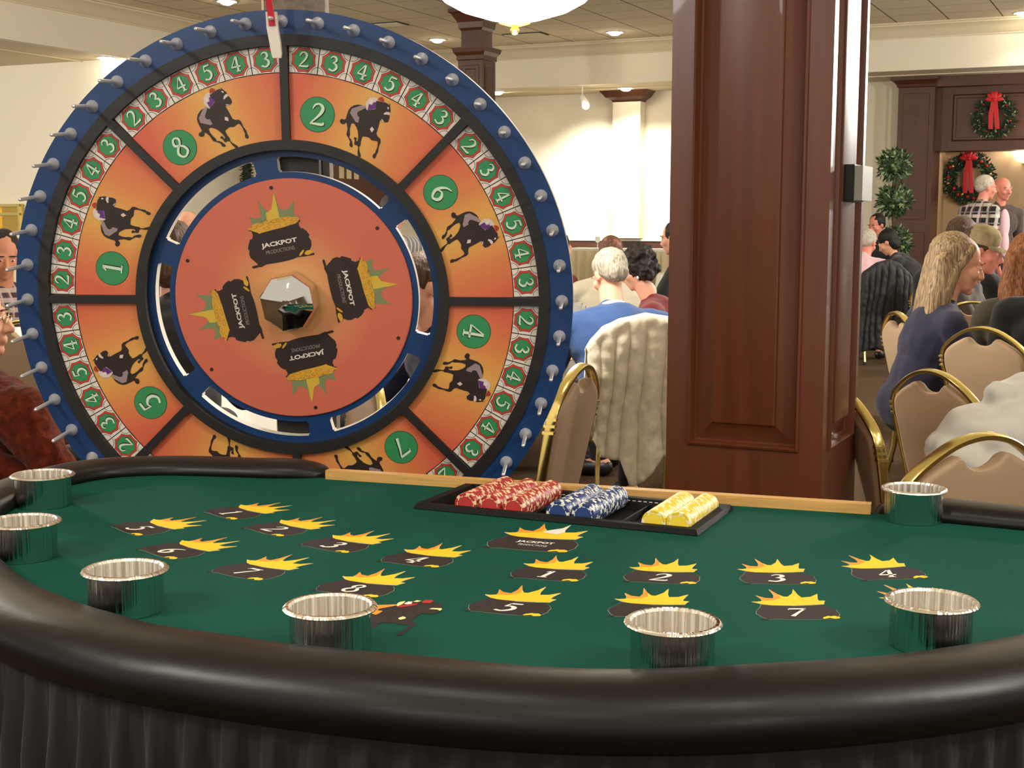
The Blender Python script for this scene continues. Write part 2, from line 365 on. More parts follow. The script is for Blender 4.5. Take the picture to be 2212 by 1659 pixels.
# pendant bowl
def bowl(p, lab='large glowing white glass bowl lamp with brass finial hanging above the wheel'):
    p = p+Vector((0, 0, .143)); r = empty('pendant_lamp', p); tag(r, lab, 'lamp', 'hanging bowl lamps')
    prof = [(.325, .05), (.33, .04), (.325, .02), (.305, -.025), (.265, -.068), (.2, -.103), (.10, -.133), (.05, -.142), (.001, -.143)]
    MB().lathe([(r_*.97, z) for r_, z in prof][::-1]+prof[:1]+prof[1:], 48).obj('glass_bowl', M_bowl, r)
    MB().lathe([(.001, -.139), (.055, -.14), (.058, -.15), (.03, -.158), (.012, -.16), (.018, -.175), (.012, -.188), (.001, -.192)], 24).obj('finial', M_gold, r)
    m = MB(); m.tube([(0, 0, -.13), (0, 0, ZC-p.z)], .012); m.lathe([(.08, ZC-p.z-.03), (.09, ZC-p.z), (.001, ZC-p.z)], 20); m.obj('stem', M_gold, r)
for i, b_ in enumerate(BOWLS): bowl(b_, *([] if i == 0 else ['glowing white glass bowl lamp hanging outside the picture']))
def vent(px, py, lab):
    c = UZ(px, py, ZC); m = MB(); m.box((-.3, -.15, -.012), (.3, .15, -.002))
    for i in range(7): y = -.13+i*.043; m.box((-.28, y, -.022), (.28, y+.02, -.012), 1)
    o = m.obj('ceiling_vent', [M_black, M_soff], smooth=False, mw=Matrix.Translation(wd(c.x, c.y, ZC)) @ ROT); tag(o, lab, 'vent', 'ceiling vents')
vent(1135, 74, 'dark square ceiling vent below the hanging bowl lamp'); vent(830, 52, 'dark ceiling vent just above the wheel rim, left of far column')
# track head
c = UZ(1258, 186, ZS); r = empty('spotlight', wd(c.x, c.y, ZS)); tag(r, 'small white adjustable spotlight hanging from the soffit near the pilaster', 'spotlight')
MB().tube([(0, 0, 0), (0, 0, -.16)], .012).lathe([(.05, -.005), (.05, 0)], 16).obj('stem', M_white, r)
MB().cap((0, 0, -.18), (.05, .02, -.28), .05, .07).obj('lamp_head', M_white, r)
o = MB().ell((.055, -.03, -.30), (.05, .04, .05)).obj('bulb', M_can, r)
# ---------------------------------------------------------------- columns
def wood_col(root_uv, w, z0, z1, name, parent, rings, pz0, pz1, base=True):
    mb = MB(); u, v = root_uv
    mb.box((u-w, v, z0), (u, v+w, z1))
    for k in range(4):
        T = Matrix.Translation((u-w/2, v+w/2, 0)) @ Matrix.Rotation(k*PI/2, 4, 'Z')
        panel_rings(mb, -w/2+.0, w/2-.0, pz0-.0, pz1, rings, -w/2-.0006, T)
    return mb.obj(name, M_wood, parent, smooth=False)
YC = 3.0; nc = Vector(((1785-1106)/F*YC, YC, 0)); wN = .1223*YC; un = uv(nc)
r = empty('wood_column', wd(un.x-wN/2, un.y+wN/2, 0), (0, 0, -PSI)); tag(r, 'large square panelled mahogany column in the foreground behind the table', 'column')
w = wN; h0 = .50
mb = MB()
for k in range(4):
    T = Matrix.Rotation(k*PI/2, 4, 'Z'); y = -w/2
    # frame around the recessed panel, then the moulded panel itself
    x0, x1 = -w/2+.052, w/2-.052; zb, zt_ = .735, 3.3
    mb.add([(-w/2, y, 0), (w/2, y, 0), (w/2, y, ZC), (-w/2, y, ZC), (x0, y, zb), (x1, y, zb), (x1, y, zt_), (x0, y, zt_)], [(0, 1, 5, 4), (1, 2, 6, 5), (2, 3, 7, 6), (3, 0, 4, 7)], 0, T)
    panel_rings(mb, x0, x1, zb, zt_, [(0, 0), (.002, -.005), (.007, -.007), (.011, .003), (.012, .014), (.016, .019), (.056, .006), (.0575, -.001), (.063, -.003)], y, T)
mb.obj('panelled_shaft', M_wood, r, ang=25)
mb = MB(); mb.box((-w/2-.014, -w/2-.014, 0), (w/2+.014, w/2+.014, .16)); mb.obj('base', M_wood, r, smooth=False)
# box fixed to the right face of the column
r2 = empty('wall_box', wd(un.x, un.y+wN*.5, PY(1845, 398, YC+.2).z), (0, 0, -PSI)); tag(r2, 'small black box with pale grey cover mounted on side of mahogany column', 'box')
hh = .042
MB().box((.0, -.06, -hh), (.026, .06, hh)).box((.003, -.064, -hh+.004), (.023, .064, hh-.004)).obj('housing', M_black, r2, smooth=False)
MB().box((.026, -.056, -hh+.003), (.044, .056, hh-.003)).obj('cover', mat('grey_cover', (150, 146, 134), .5), r2, smooth=False)
# far column: thick lower part with cap, slim upper shaft, big crown
p = uv(PZ(1013, 14, ZC)); fy = p.y+.1; 
r = empty('wood_column', wd(p.x-.03, fy+.17, 0), (0, 0, -PSI)); tag(r, 'far mahogany column with crown moulding seen above the wheel', 'column')
mb = MB(); zc1 = PV(1000, 103, fy).z
def sqring(mb, prof):
    v = []
    for hw, z in prof: v += [(-hw, -hw, z), (hw, -hw, z), (hw, hw, z), (-hw, hw, z)]
    fs = [(i*4+k, i*4+(k+1) % 4, i*4+(k+1) % 4+4, i*4+k+4) for i in range(len(prof)-1) for k in range(4)]
    mb.add(v, fs+[(0, 3, 2, 1), tuple(range(len(prof)*4-4, len(prof)*4))])
sqring(mb, [(.175, 0), (.175, zc1-.16), (.19, zc1-.15), (.19, zc1-.10), (.22, zc1-.06), (.235, zc1-.01), (.235, zc1), (.14, zc1)]); mb.obj('lower_shaft', M_wood2, r, smooth=False)
mb = MB()
for k in range(4): panel_rings(mb, -.12, .12, 1.4, zc1-.22, [(0, -.001), (.02, .012), (.05, 0), (.055, -.002)], -.178, Matrix.Rotation(k*PI/2, 4, 'Z'))
mb.obj('raised_panel', M_wood2, r, smooth=False)
mb = MB(); sqring(mb, [(.145, zc1), (.145, ZC-.27), (.17, ZC-.24), (.18, ZC-.17), (.24, ZC-.07), (.27, ZC-.05), (.27, ZC-.01)]); mb.obj('upper_shaft', M_wood2, r, smooth=False)
# ---------------------------------------------------------------- printed glyphs drawn as brush strokes
GL = {
 '1': [[(-.2,.36,.08),(-.02,.56,.12),(.02,.62,.1)],[(.04,.62,.19),(.04,-.55,.19)],[(-.2,-.6,.09),(.28,-.6,.09)]],
 '2': [[(-.32,.30,.06),(-.2,.55,.12),(.06,.64,.13),(.28,.46,.21),(.24,.18,.2),(.02,-.14,.14),(-.34,-.54,.08)],[(-.38,-.57,.12),(.36,-.55,.17),(.40,-.40,.04)]],
 '3': [[(-.3,.42,.07),(-.12,.62,.12),(.14,.58,.17),(.24,.34,.2),(.08,.14,.13),(-.06,.07,.08)],[(-.06,.07,.07),(.24,-.04,.17),(.32,-.32,.22),(.04,-.6,.15),(-.34,-.5,.15)]],
 '4': [[(.1,.66,.09),(-.14,.24,.08),(-.40,-.2,.08)],[(-.42,-.22,.14),(.42,-.22,.14)],[(.15,.66,.18),(.15,-.6,.19)],[(-.04,-.62,.08),(.36,-.62,.08)]],
 '5': [[(-.16,.58,.17),(.36,.6,.15)],[(-.15,.6,.09),(-.21,.12,.09)],[(-.22,.1,.07),(.02,.2,.13),(.29,-.02,.2),(.28,-.36,.2),(-.02,-.61,.15),(-.36,-.5,.14)]],
 '6': [[(.34,.6,.06),(.02,.46,.12),(-.22,.14,.18),(-.28,-.24,.2),(-.04,-.58,.14),(.24,-.42,.2),(.26,-.14,.2),(.04,.06,.12),(-.2,-.04,.09)]],
 '7': [[(-.36,.52,.16),(.38,.54,.16)],[(.36,.56,.09),(.12,.04,.13),(-.12,-.62,.19)],[(-.35,.55,.06),(-.38,.34,.04)]],
 '8': [[(.1,.06,.12),(-.2,.24,.17),(-.14,.52,.13),(.06,.62,.11),(.24,.44,.15),(.12,.16,.12),(-.12,-.0,.16),(-.3,-.26,.17),(-.2,-.54,.14),(.04,-.62,.13),(.3,-.42,.17),(.26,-.12,.15),(.1,.06,.12)]],
}
def glyph(mb, ch, cx_, cy_, h, d, mi, T=None, ax='y', rot=0, shear=0, wk=1.0):
    s = h/1.36; ca, sa = math.cos(rot), math.sin(rot)
    for st in GL[ch]:
        pts = cr_spline(st, 5) if len(st) > 2 else st; v = []
        for i, (x, y, w_) in enumerate(pts):
            a = pts[max(i-1, 0)]; b = pts[min(i+1, len(pts)-1)]; dx, dy = b[0]-a[0], b[1]-a[1]; l_ = math.hypot(dx, dy) or 1
            nx, ny = -dy/l_*w_*wk/2, dx/l_*w_*wk/2
            for q in ((x+nx, y+ny), (x-nx, y-ny)):
                X, Y = (q[0]+shear*q[1])*s, q[1]*s; X, Y = X*ca-Y*sa+cx_, X*sa+Y*ca+cy_
                v.append((X, d, Y) if ax == 'y' else (X, Y, d))
        mb.add(v, [(2*i, 2*i+1, 2*i+3, 2*i+2) if ax == 'y' else (2*i, 2*i+1, 2*i+3, 2*i+2) for i in range(len(pts)-1)], mi, T)
def text(mb, s, cx_, cy_, w_, h, d, mi, T=None, ax='y', rot=0, shear=0, bold=0):
    cu = bpy.data.curves.new('t', 'FONT'); cu.body = s; cu.align_x = 'CENTER'; cu.align_y = 'CENTER'; cu.offset = bold; cu.shear = shear; cu.resolution_u = 2
    o = bpy.data.objects.new('t', cu); C.objects.link(o); dg = bpy.context.evaluated_depsgraph_get(); dg.update()
    me = bpy.data.meshes.new_from_object(o.evaluated_get(dg)); xs = [v.co.x for v in me.vertices]; ys = [v.co.y for v in me.vertices]
    x0, x1, y0, y1 = min(xs), max(xs), min(ys), max(ys); kx, ky = w_/(x1-x0), h/(y1-y0); ca, sa = math.cos(rot), math.sin(rot); v = []
    for q in me.vertices:
        X, Y = (q.co.x-(x0+x1)/2)*kx, (q.co.y-(y0+y1)/2)*ky; X, Y = X*ca-Y*sa+cx_, X*sa+Y*ca+cy_
        v.append((X, d, Y) if ax == 'y' else (X, Y, d))
    mb.add(v, [tuple(reversed(p.vertices)) if False else tuple(p.vertices) for p in me.polygons], mi, T)
    bpy.data.objects.remove(o); bpy.data.curves.remove(cu); bpy.data.meshes.remove(me)
def S(l): return [(a/10000, b/10000) for a, b in l]
H_body=[(465,4976),(532,4846),(550,4822),(551,4770),(586,4637),(582,4567),(535,4537),(461,4533),(405,4552),(409,4501),(424,4380),(431,4278),(432,4236),(476,4190),(558,4160),(588,4109),(590,4036),(589,3982),(617,3856),(604,3807),(609,3767),(606,3718),(571,3698),(530,3734),(535,3790),(560,3821),(558,3884),(561,3960),(542,4048),(517,4085),(476,4079),(389,4054),(311,4090),(259,4085),(172,4059),(166,4020),(175,3939),(198,3852),(181,3813),(214,3742),(265,3678),(296,3627),(275,3597),(224,3618),(191,3690),(162,3806),(122,3826),(65,3819),(46,3854),(38,3903),(-5,3960),(28,3984),(67,3968),(73,3896),(103,3930),(81,4016),(25,4131),(-31,4193),(-105,4247),(-164,4233),(-164,4149),(-142,4062),(-105,3982),(-98,3921),(-47,3900),(-3,3855),(41,3777),(37,3738),(-14,3744),(-42,3775),(-53,3845),(-113,3904),(-180,3951),(-192,4010),(-202,4080),(-243,4158),(-278,4207),(-306,4154),(-341,4134),(-400,4146),(-428,4177),(-430,4197),(-419,4223),(-385,4248),(-350,4241),(-320,4274),(-328,4366),(-331,4470),(-309,4553),(-251,4624),(-173,4672),(-104,4690),(9,4673),(45,4803),(178,4900),(246,4918),(318,4926),(375,4945),(430,4941),(472,4916)]
H_saddle=[(-271,4537),(-108,4672),(-23,4702),(18,4677),(-42,4610),(-117,4527),(-126,4481),(-83,4425),(-47,4429),(-29,4299),(-91,4295),(-153,4343),(-277,4429)]
H_rider=[(32,4641),(-29,4773),(9,4894),(93,4955),(176,4962),(199,4930),(169,4897),(223,4730),(67,4634)]
H_purple=[(46,4773),(118,4781),(133,4851),(180,4870),(224,4783),(220,4739),(67,4634)]
H_sleeve=[(43,4834),(59,4878),(108,4887),(118,4834),(96,4782),(56,4787)]
H_cap=[(194,4943),(222,5008),(267,5031),(308,5006),(340,4967),(323,4928)]
H_nose=[(425,4708),(468,4762),(525,4781),(561,4758),(559,4721),(489,4708),(449,4686)]
H_bit=[(430,4584),(468,4557),(504,4546),(472,4532),(430,4557)]
H_chest=[(262,4271),(289,4341),(353,4299),(332,4216)]
H_star=[(453,4856),(464,4882),(493,4862),(489,4818)]
P_pot=[(-986,1610),(-909,1598),(-874,1509),(-897,1421),(-949,1408),(-986,1281),(-1003,1192),(-966,1154),(-982,1077),(-947,988),(-859,912),(-778,836),(-915,797),(-929,771),(-892,746),(-761,785),(-709,785),(-578,850),(-396,876),(-215,909),(-20,954),(149,1018),(304,1032),(523,1071),(537,1109),(473,1109),(409,1096),(424,1172),(466,1286),(463,1387),(408,1476),(428,1526),(361,1614),(273,1677),(235,1671),(186,1753),(188,1803),(234,1847),(209,1866),(163,1828),(72,1777),(-186,1726),(-445,1650),(-704,1599),(-832,1598),(-934,1623)]
P_coins=[(-997,1661),(-893,1686),(-891,1737),(-773,1788),(-658,1788),(-514,1864),(-283,1877),(-204,1921),(-63,1941),(26,1916),(141,1935),(198,1904),(189,1841),(110,1778),(-187,1688),(-446,1625),(-679,1561),(-719,1542),(-769,1567),(-909,1611)]
P_burst=[(-941,1926),(-795,1882),(-705,1908),(-682,2002),(-734,2291),(-607,2115),(-507,2040),(-428,2103),(-363,2485),(-261,2141),(-148,2079),(-45,2104),(90,2305),(88,2067),(90,1928),(207,1979),(178,1904),(-181,1852),(-890,1750)]
P_glow=[(-559,2015),(-508,2034),(-428,2103),(-363,2485),(-308,2241),(-276,2066),(-244,1902),(-540,1839)]
P_c1=[(176,1057),(210,1120),(270,1184),(296,1178),(268,1108),(201,1038)]
P_c2=[(300,1108),(347,1165),(437,1185),(500,1159),(473,1109),(395,1064),(318,1070)]
# ---------------------------------------------------------------- the prize wheel
WX, WY, WZ, WYAW, WTILT = -.5051, 3.10, 1.0698, -.0602, .0774
wh = empty('prize_wheel', (WX, WY, 0)); tag(wh, 'giant blue and orange horse race prize wheel with pegs on stand behind table', 'prize wheel')
TW = Matrix.Translation((0, 0, WZ)) @ Matrix.Rotation(WYAW, 4, 'Z') @ Matrix.Rotation(WTILT, 4, 'X')
def polar(mb, r0, r1, y0, y1, a0=0, a1=2*PI, seg=192, mf=0, ms=1, keep=None):
    """ring slab between radii; angles clockwise from top"""
    full = abs(a1-a0-2*PI) < 1e-6; n_ = seg if full else seg+1; v = []
    for i in range(n_):
        a = a0+(a1-a0)*i/seg; s, c_ = math.sin(a), math.cos(a)
        for r_ in (r0, r1):
            for y in (y0, y1): v.append((r_*s, y, r_*c_))
    fr = []; sd = []
    for i in range(seg):
        a = i*4; b_ = ((i+1) % n_)*4
        fr.append((a, a+2, b_+2, b_)); sd += [(a+1, b_+1, b_+3, a+3), (a+2, a+3, b_+3, b_+2), (a, b_, b_+1, a+1)]
    if not full: sd += [(0, 1, 3, 2), ((n_-1)*4, (n_-1)*4+2, (n_-1)*4+3, (n_-1)*4+1)]
    mb.add(v, fr, mf); mb.add(v, sd, ms)
mb = MB(); polar(mb, .5895, .643, .012, .06); mb.obj('outer_ring', [M_blue, M_edge], wh, ang=30, mw=TW)
mb = MB(); polar(mb, .34, .5896, .0215, .055); mb.obj('backing_board', [M_edge, M_edge], wh, ang=30, mw=TW)
mb = MB(); polar(mb, .566, .5905, .008, .022, ms=0); mb.obj('rim_band', [M_blk], wh, ang=30, mw=TW)
mb = MB(); polar(mb, .3395, .3615, .008, .036, ms=0); mb.obj('inner_band', [M_blk], wh, ang=30, mw=TW)
# blue inner ring with six rounded windows
def slotted():
    mb = MB(); rs = [.10, .2895, .2935, .3195, .3235, .341]; N = 720; cut = set()
    for i in range(N):
        a = (i+.5)*.5; k = ((a-20+30) % 60)-30
        if abs(k) < 25.2: cut |= {(i, 2)}
        if abs(k) < 24.6: cut |= {(i, 1), (i, 3)}
    def P(i, r_, y): a = 2*PI*(i % N)/N; return (r_*math.sin(a), y, r_*math.cos(a))
    for i in range(N):
        for j in range(5):
            if (i, j) in cut: continue
            r0, r1 = rs[j], rs[j+1]
            mb.add([P(i, r0, .035), P(i, r1, .035), P(i+1, r1, .035), P(i+1, r0, .035)], [(0, 1, 2, 3)], 0)
            mb.add([P(i, r0, .060), P(i, r1, .060), P(i+1, r1, .060), P(i+1, r0, .060)], [(3, 2, 1, 0)], 0)
            for (di, dj, q) in ((1, 0, (P(i+1, r0, .035), P(i+1, r1, .035), P(i+1, r1, .060), P(i+1, r0, .060))), (-1, 0, (P(i, r1, .035), P(i, r0, .035), P(i, r0, .060), P(i, r1, .060))),
                                (0, 1, (P(i, r1, .035), P(i, r1, .060), P(i+1, r1, .060), P(i+1, r1, .035))), (0, -1, (P(i, r0, .060), P(i, r0, .035), P(i+1, r0, .035), P(i+1, r0, .060)))):
                nb = ((i+di) % N, j+dj)
                if nb in cut or nb[1] < 0 or nb[1] > 4: mb.add(q, [(0, 1, 2, 3)], 1)
    return mb
slotted().obj('slotted_ring', [M_blue, M_edge], wh, ang=30, mw=TW)
mb = MB(); mb.box((-.0092, .0085, .36), (.0092, .022, .567)); sp_me = mb.mesh('spoke', M_blk, False)
for k in range(8):
    o = bpy.data.objects.new('spoke', sp_me); C.objects.link(o); o.parent = wh; o.matrix_basis = TW @ Matrix.Rotation(k*PI/4, 4, 'Y')
# printed sector: built centred on the top, clockwise
def sector(num, tiles):
    mb = MB(); n_ = 40; A = math.radians(22.5)
    mats = [M_or]+[M_print[k] for k in ('white', 'red', 'green', 'ink', 'digit', 'horse', 'mauve', 'purple', 'pale', 'cap')]
    def arc(r0, r1, a0, a1, d, mi, seg=8):
        v = []
        for i in range(seg+1):
            a = a0+(a1-a0)*i/seg; v += [(r0*math.sin(a), d, r0*math.cos(a)), (r1*math.sin(a), d, r1*math.cos(a))]
        mb.add(v, [(2*i, 2*i+1, 2*i+3, 2*i+2) for i in range(seg)], mi)
    y = .0212
    arc(.3605, .5075, -A, A, y, 0, 40); arc(.5065, .567, -A, A, y, 4, 40)
    ga = .0098/.537; da = (2*A-2*ga)/6
    for i, t in enumerate(tiles):
        a0 = -A+ga+i*da; a1 = a0+da; am = (a0+a1)/2; e_ = .0011/.537
        arc(.509, .565, a0+e_, a1-e_, y-.0004, 1, 4)
        T = Matrix.Rotation(am, 4, 'Y') @ Matrix.Translation((0, 0, .5372))
        hw, hh_ = .0318, .028
        for sx_, sz in ((1, 1), (1, -1), (-1, 1), (-1, -1)):      # quarter-circle corner outlines
            v = []
            for k in range(7):
                b_ = k/6*PI/2
                for rr in (.0142, .0131): v.append((sx_*(hw-rr*math.cos(b_)), y-.0006, sz*(hh_-rr*math.sin(b_))))
            mb.add(v, [(2*k, 2*k+1, 2*k+3, 2*k+2) for k in range(6)], 4, T)
        for rad, mi, d in ((.0294, 4, .0008), (.0284, 2, .0010), (.0238, 4, .00115), (.0232, 3, .0012)):
            poly = []
            for k in range(8):
                b0 = PI/8+k*PI/4; b1 = b0+PI/4; p0 = (math.cos(b0)*rad, math.sin(b0)*rad); p1 = (math.cos(b1)*rad, math.sin(b1)*rad)
                for t_ in (0, .25, .5, .75):
                    s_ = 1-.20*t_*(1-t_); poly.append(((p0[0]*(1-t_)+p1[0]*t_)*s_, (p0[1]*(1-t_)+p1[1]*t_)*s_))
            mb.flat(poly, y-d, mi, T)
        glyph(mb, t, .0012, -.001, .034, y-.0014, 4, T, wk=1.1); glyph(mb, t, -.0002, .0004, .034, y-.0018, 5, T)
    T = Matrix.Rotation(math.radians(9.6-22.5), 4, 'Y') @ Matrix.Translation((0, 0, .4225))
    for rr, mi, d in ((.0392, 4, .0004), (.0382, 3, .0008)):
        mb.flat([(rr*math.cos(i*PI/24), rr*math.sin(i*PI/24)) for i in range(48)], y-d, mi, T)
    glyph(mb, num, .0018, -.0012, .05, y-.0012, 4, T, wk=1.08); glyph(mb, num, 0, 0, .05, y-.0016, 5, T, wk=.95)
    for nm, mi, d in (('H_body', 6, .0008), ('H_saddle', 7, .0014), ('H_rider', 9, .0012), ('H_purple', 8, .0016), ('H_sleeve', 1, .002), ('H_cap', 10, .0016), ('H_nose', 9, .0014), ('H_bit', 9, .0014), ('H_chest', 9, .0014), ('H_star', 1, .0014)):
        mb.flat(S(globals()[nm]), y-d, mi)
    return mb, mats
for k, num in enumerate('26473518'):
    if k == 4: num = '3'
    mb, mats = sector('26473518'[k], '234543'); mb.weld = False; mb.recalc = False
    o = mb.obj('sector_panel', mats, wh, smooth=False, mw=TW @ Matrix.Rotation(math.radians(22.5+45*k), 4, 'Y'))
    o['label'] = 'orange printed panel with number %s, galloping horse and payout tiles' % ('26473518'[k])
mb = MB(); mb.lathe([(.001, .028), (.2735, .028), (.2755, .030), (.2755, .036), (.001, .036)], 128, 0, ax='y'); cdisc = mb.obj('center_disc', [M_od], wh, mw=TW, ang=30)
mb = MB(); y = .028
for k in range(4):
    T = Matrix.Rotation(k*PI/2, 4, 'Y') @ Matrix.Translation((.0, 0, -.004))
    mb.flat(S(P_burst), y-.0004, 1, T); mb.flat(S(P_glow), y-.0008, 2, T); mb.flat(S(P_pot), y-.001, 0, T); mb.flat(S(P_coins), y-.0013, 3, T)
    for c_ in (P_c1, P_c2): mb.flat(S(c_), y-.0013, 3, T)
    rr = random.Random(3)
    for (cx_, cy_) in ((-.085,.168),(-.07,.175),(-.055,.167),(-.045,.178),(-.03,.172),(-.02,.184),(-.005,.177),(.008,.187),(-.06,.182),(-.012,.190),(.012,.181),(-.038,.183)):
        v = []
        for i in range(13):
            a = i/12*2*PI
            for q in (1, .88):
                X, Z = .0078*q*math.cos(a), .0034*q*math.sin(a); v.append((X*.97-Z*.2+cx_, y-.0017, X*.2+Z*.97+cy_))
        mb.add(v, [(2*i, 2*i+1, 2*i+3, 2*i+2) for i in range(12)], 5, T)
    text(mb, 'JACKPOT', -.0275, .1325, .084, .0135, y-.0016, 4, T, rot=.19, bold=.035)
    text(mb, 'PRODUCTIONS', -.0255, .1172, .067, .0085, y-.0016, 6, T, rot=.19)
for a in (-9.3, 50.5, 110, 170, 230, 290):
    T = Matrix.Rotation(math.radians(a), 4, 'Y') @ Matrix.Translation((.0, 0, .2575)); mb.flat([(.0045*math.cos(i*PI/6), .0045*math.sin(i*PI/6)) for i in range(12)], y-.0006, 0, T)
mb.weld = False; mb.recalc = False
mb.obj('disc_print', [M_print['horse'], M_print['teal'], M_print['yellow'], M_print['coin'], M_print['white'], M_print['coinline'], mat('print_grey', (150, 142, 134), .5)], cdisc, smooth=False)
# chrome octagonal hub: faceted cap with a gently domed face
mb = MB(); n_ = 8; rot0 = math.radians(11)
rings = [(.066, .02), (.066, -.030), (.0635, -.034)]
v = []
for r_, y_ in rings:
    for k in range(8): a = rot0+k*PI/4+PI/8; v.append((r_*math.cos(a)*.97, y_, r_*math.sin(a)))
fs = [(i*8+k, i*8+(k+1) % 8, i*8+(k+1) % 8+8, i*8+k+8) for i in range(2) for k in range(8)]
mb.add(v, fs)
v = []; fs = []; NR = 6
for j in range(NR+1):
    t = 1-j/NR
    for k in range(32):
        a = rot0+PI/8+k*PI/16; kk = k % 4; c0 = math.cos(PI/8)/math.cos((kk/4*PI/4)-PI/8)
        v.append((.0635*c0*t*math.cos(a)*.97, -.034-.010*(1-t*t), .0635*c0*t*math.sin(a)))
for j in range(NR):
    for k in range(32): fs.append((j*32+k, j*32+(k+1) % 32, (j+1)*32+(k+1) % 32, (j+1)*32+k))
mb.add(v, fs); mb.obj('hub_cap', M_chrome, wh, ang=28, mw=TW)
mb = MB(); prof = [(.0145, .0125), (.0145, .010), (.0125, .006), (.0048, -.010), (.0045, -.012), (.0042, -.098), (.0034, -.102), (.001, -.104)]
mb.lathe(prof, 14, ax='y'); pg = mb.mesh('peg', M_peg, True, 35)
for k in range(48):
    o = bpy.data.objects.new('peg', pg); C.objects.link(o); o.parent = wh; o.matrix_basis = TW @ Matrix.Rotation(k*PI/24-.0028, 4, 'Y') @ Matrix.Translation((0, 0, .6175))
# stand
M_post = mat('grey_stand', (112, 100, 88), .8, var=.25, vscale=60, bump=.3, bscale=120)
mb = MB(); mb.box((-.062, .105, -1.03), (.078, .15, .80)); mb.box((-.069, .112, -1.0), (-.062, .145, .80), 1); mb.obj('stand_post', [M_post, M_cream], wh, smooth=False, mw=TW)
MB().box((-.055, .062, -.36), (.062, .106, .36)).obj('bearing_box', M_blk, wh, smooth=False, mw=TW)
mb = MB(); mb.box((-.36, .0, 0), (.36, .36, .05)); mb.obj('stand_base', M_blk, wh, smooth=False)
# bracket on top of the post with the red strap and its white tip
MB().box((-.02, -.10, .735), (.03, .14, .765)).obj('bracket', M_blk, wh, smooth=False, mw=TW)
mb = MB(); 
mb.tube([(-.004, -.095, .75), (-.0045, -.092, .70), (-.006, -.085, .66), (-.004, -.078, .63), (-.002, -.076, .603)], 0, sq=(.0025, .0068, (0, 1, 0))); strap = mb.obj('strap', mat('strap_red', (190, 28, 44), .45), wh, mw=TW)
mb = MB(); v = []
for z, xc, hw_, hy in ((.632, -.0045, .0115, .006), (.60, -.003, .012, .0065), (.57, .0015, .0118, .006), (.545, .004, .0108, .005), (.536, .0045, .009, .004)):
    v += [(xc-hw_, -.068-hy, z), (xc+hw_, -.068-hy, z), (xc+hw_, -.068+hy, z), (xc-hw_, -.068+hy, z)]
mb.add(v, [(i*4+k, i*4+(k+1) % 4, i*4+(k+1) % 4+4, i*4+k+4) for i in range(4) for k in range(4)]+[(0, 3, 2, 1), (16, 17, 18, 19)]); mb.obj('pointer_tip', M_edge, strap, ang=50)
# ---------------------------------------------------------------- gaming table
ZF = .78; TROT = math.atan2(-.302, .953)
tb = empty('casino_table', (.12, 2.315, 0), (0, 0, TROT)); tag(tb, 'half-moon casino table with green felt, padded black rail and pleated black skirt', 'gaming table')
TT = Matrix.Translation((.12, 2.315, 0)) @ Matrix.Rotation(TROT, 4, 'Z')
half = [(.485, .0), (.60, .024), (.70, .040), (.79, .06), (.862, .108), (.893, .19), (.888, .30), (.855, .42), (.795, .535), (.70, .660), (.60, .757), (.49, .838), (.35, .911), (.20, .953), (0, .968)]
full_ = half+[(-x, y) for x, y in half[:-1][::-1]]
inn = [(x, -y) for x, y in cr_spline(full_, 6)]
def offs(path, d):
    out = []; n_ = len(path)
    for i in range(n_):
        a = path[max(i-1, 0)]; b = path[min(i+1, n_-1)]; dx, dy = b[0]-a[0], b[1]-a[1]; l_ = math.hypot(dx, dy)
        out.append((path[i][0]+dy/l_*d, path[i][1]-dx/l_*d))
    return out
# direction of travel: from right arm round the front to the left arm -> outward is to the left of travel
def outw(path, d): return offs(path, -d)
if outw(inn, .1)[len(inn)//2][1] > inn[len(inn)//2][1]:
    def outw(path, d): return offs(path, d)
tc_, ta = (.016, -.112), math.radians(-6)
def trp(x, y): return (tc_[0]+x*math.cos(ta)-y*math.sin(ta), tc_[1]+x*math.sin(ta)+y*math.cos(ta))
TWd, THt = .242, .106
hole = [trp(x, y) for x, y in ((-TWd+.012, -THt+.012), (TWd-.012, -THt+.012), (TWd-.012, THt-.012), (-TWd+.012, THt-.012))]
outl = outw(inn, .015)
mb = MB(); tri = tessellate_polygon([[Vector((x, y, 0)) for x, y in outl], [Vector((x, y, 0)) for x, y in hole]])
pts = outl+hole
for z in (ZF, ZF-.02):
    fs = []
    for a, b, c_ in tri:
        A, B, D_ = Vector((*pts[a], 0)), Vector((*pts[b], 0)), Vector((*pts[c_], 0)); up_ = (B-A).cross(D_-A).z > 0
        fs.append((a, b, c_) if up_ == (z == ZF) else (a, c_, b))
    mb.add([(x, y, z) for x, y in pts], fs)
for lp in (outl, hole):
    n_ = len(lp); mb.add([(x, y, z) for z in (ZF, ZF-.02) for x, y in lp], [(i, (i+1) % n_, (i+1) % n_+n_, i+n_) for i in range(n_)])
felt = mb.obj('felt_top', M_felt, tb, smooth=False)
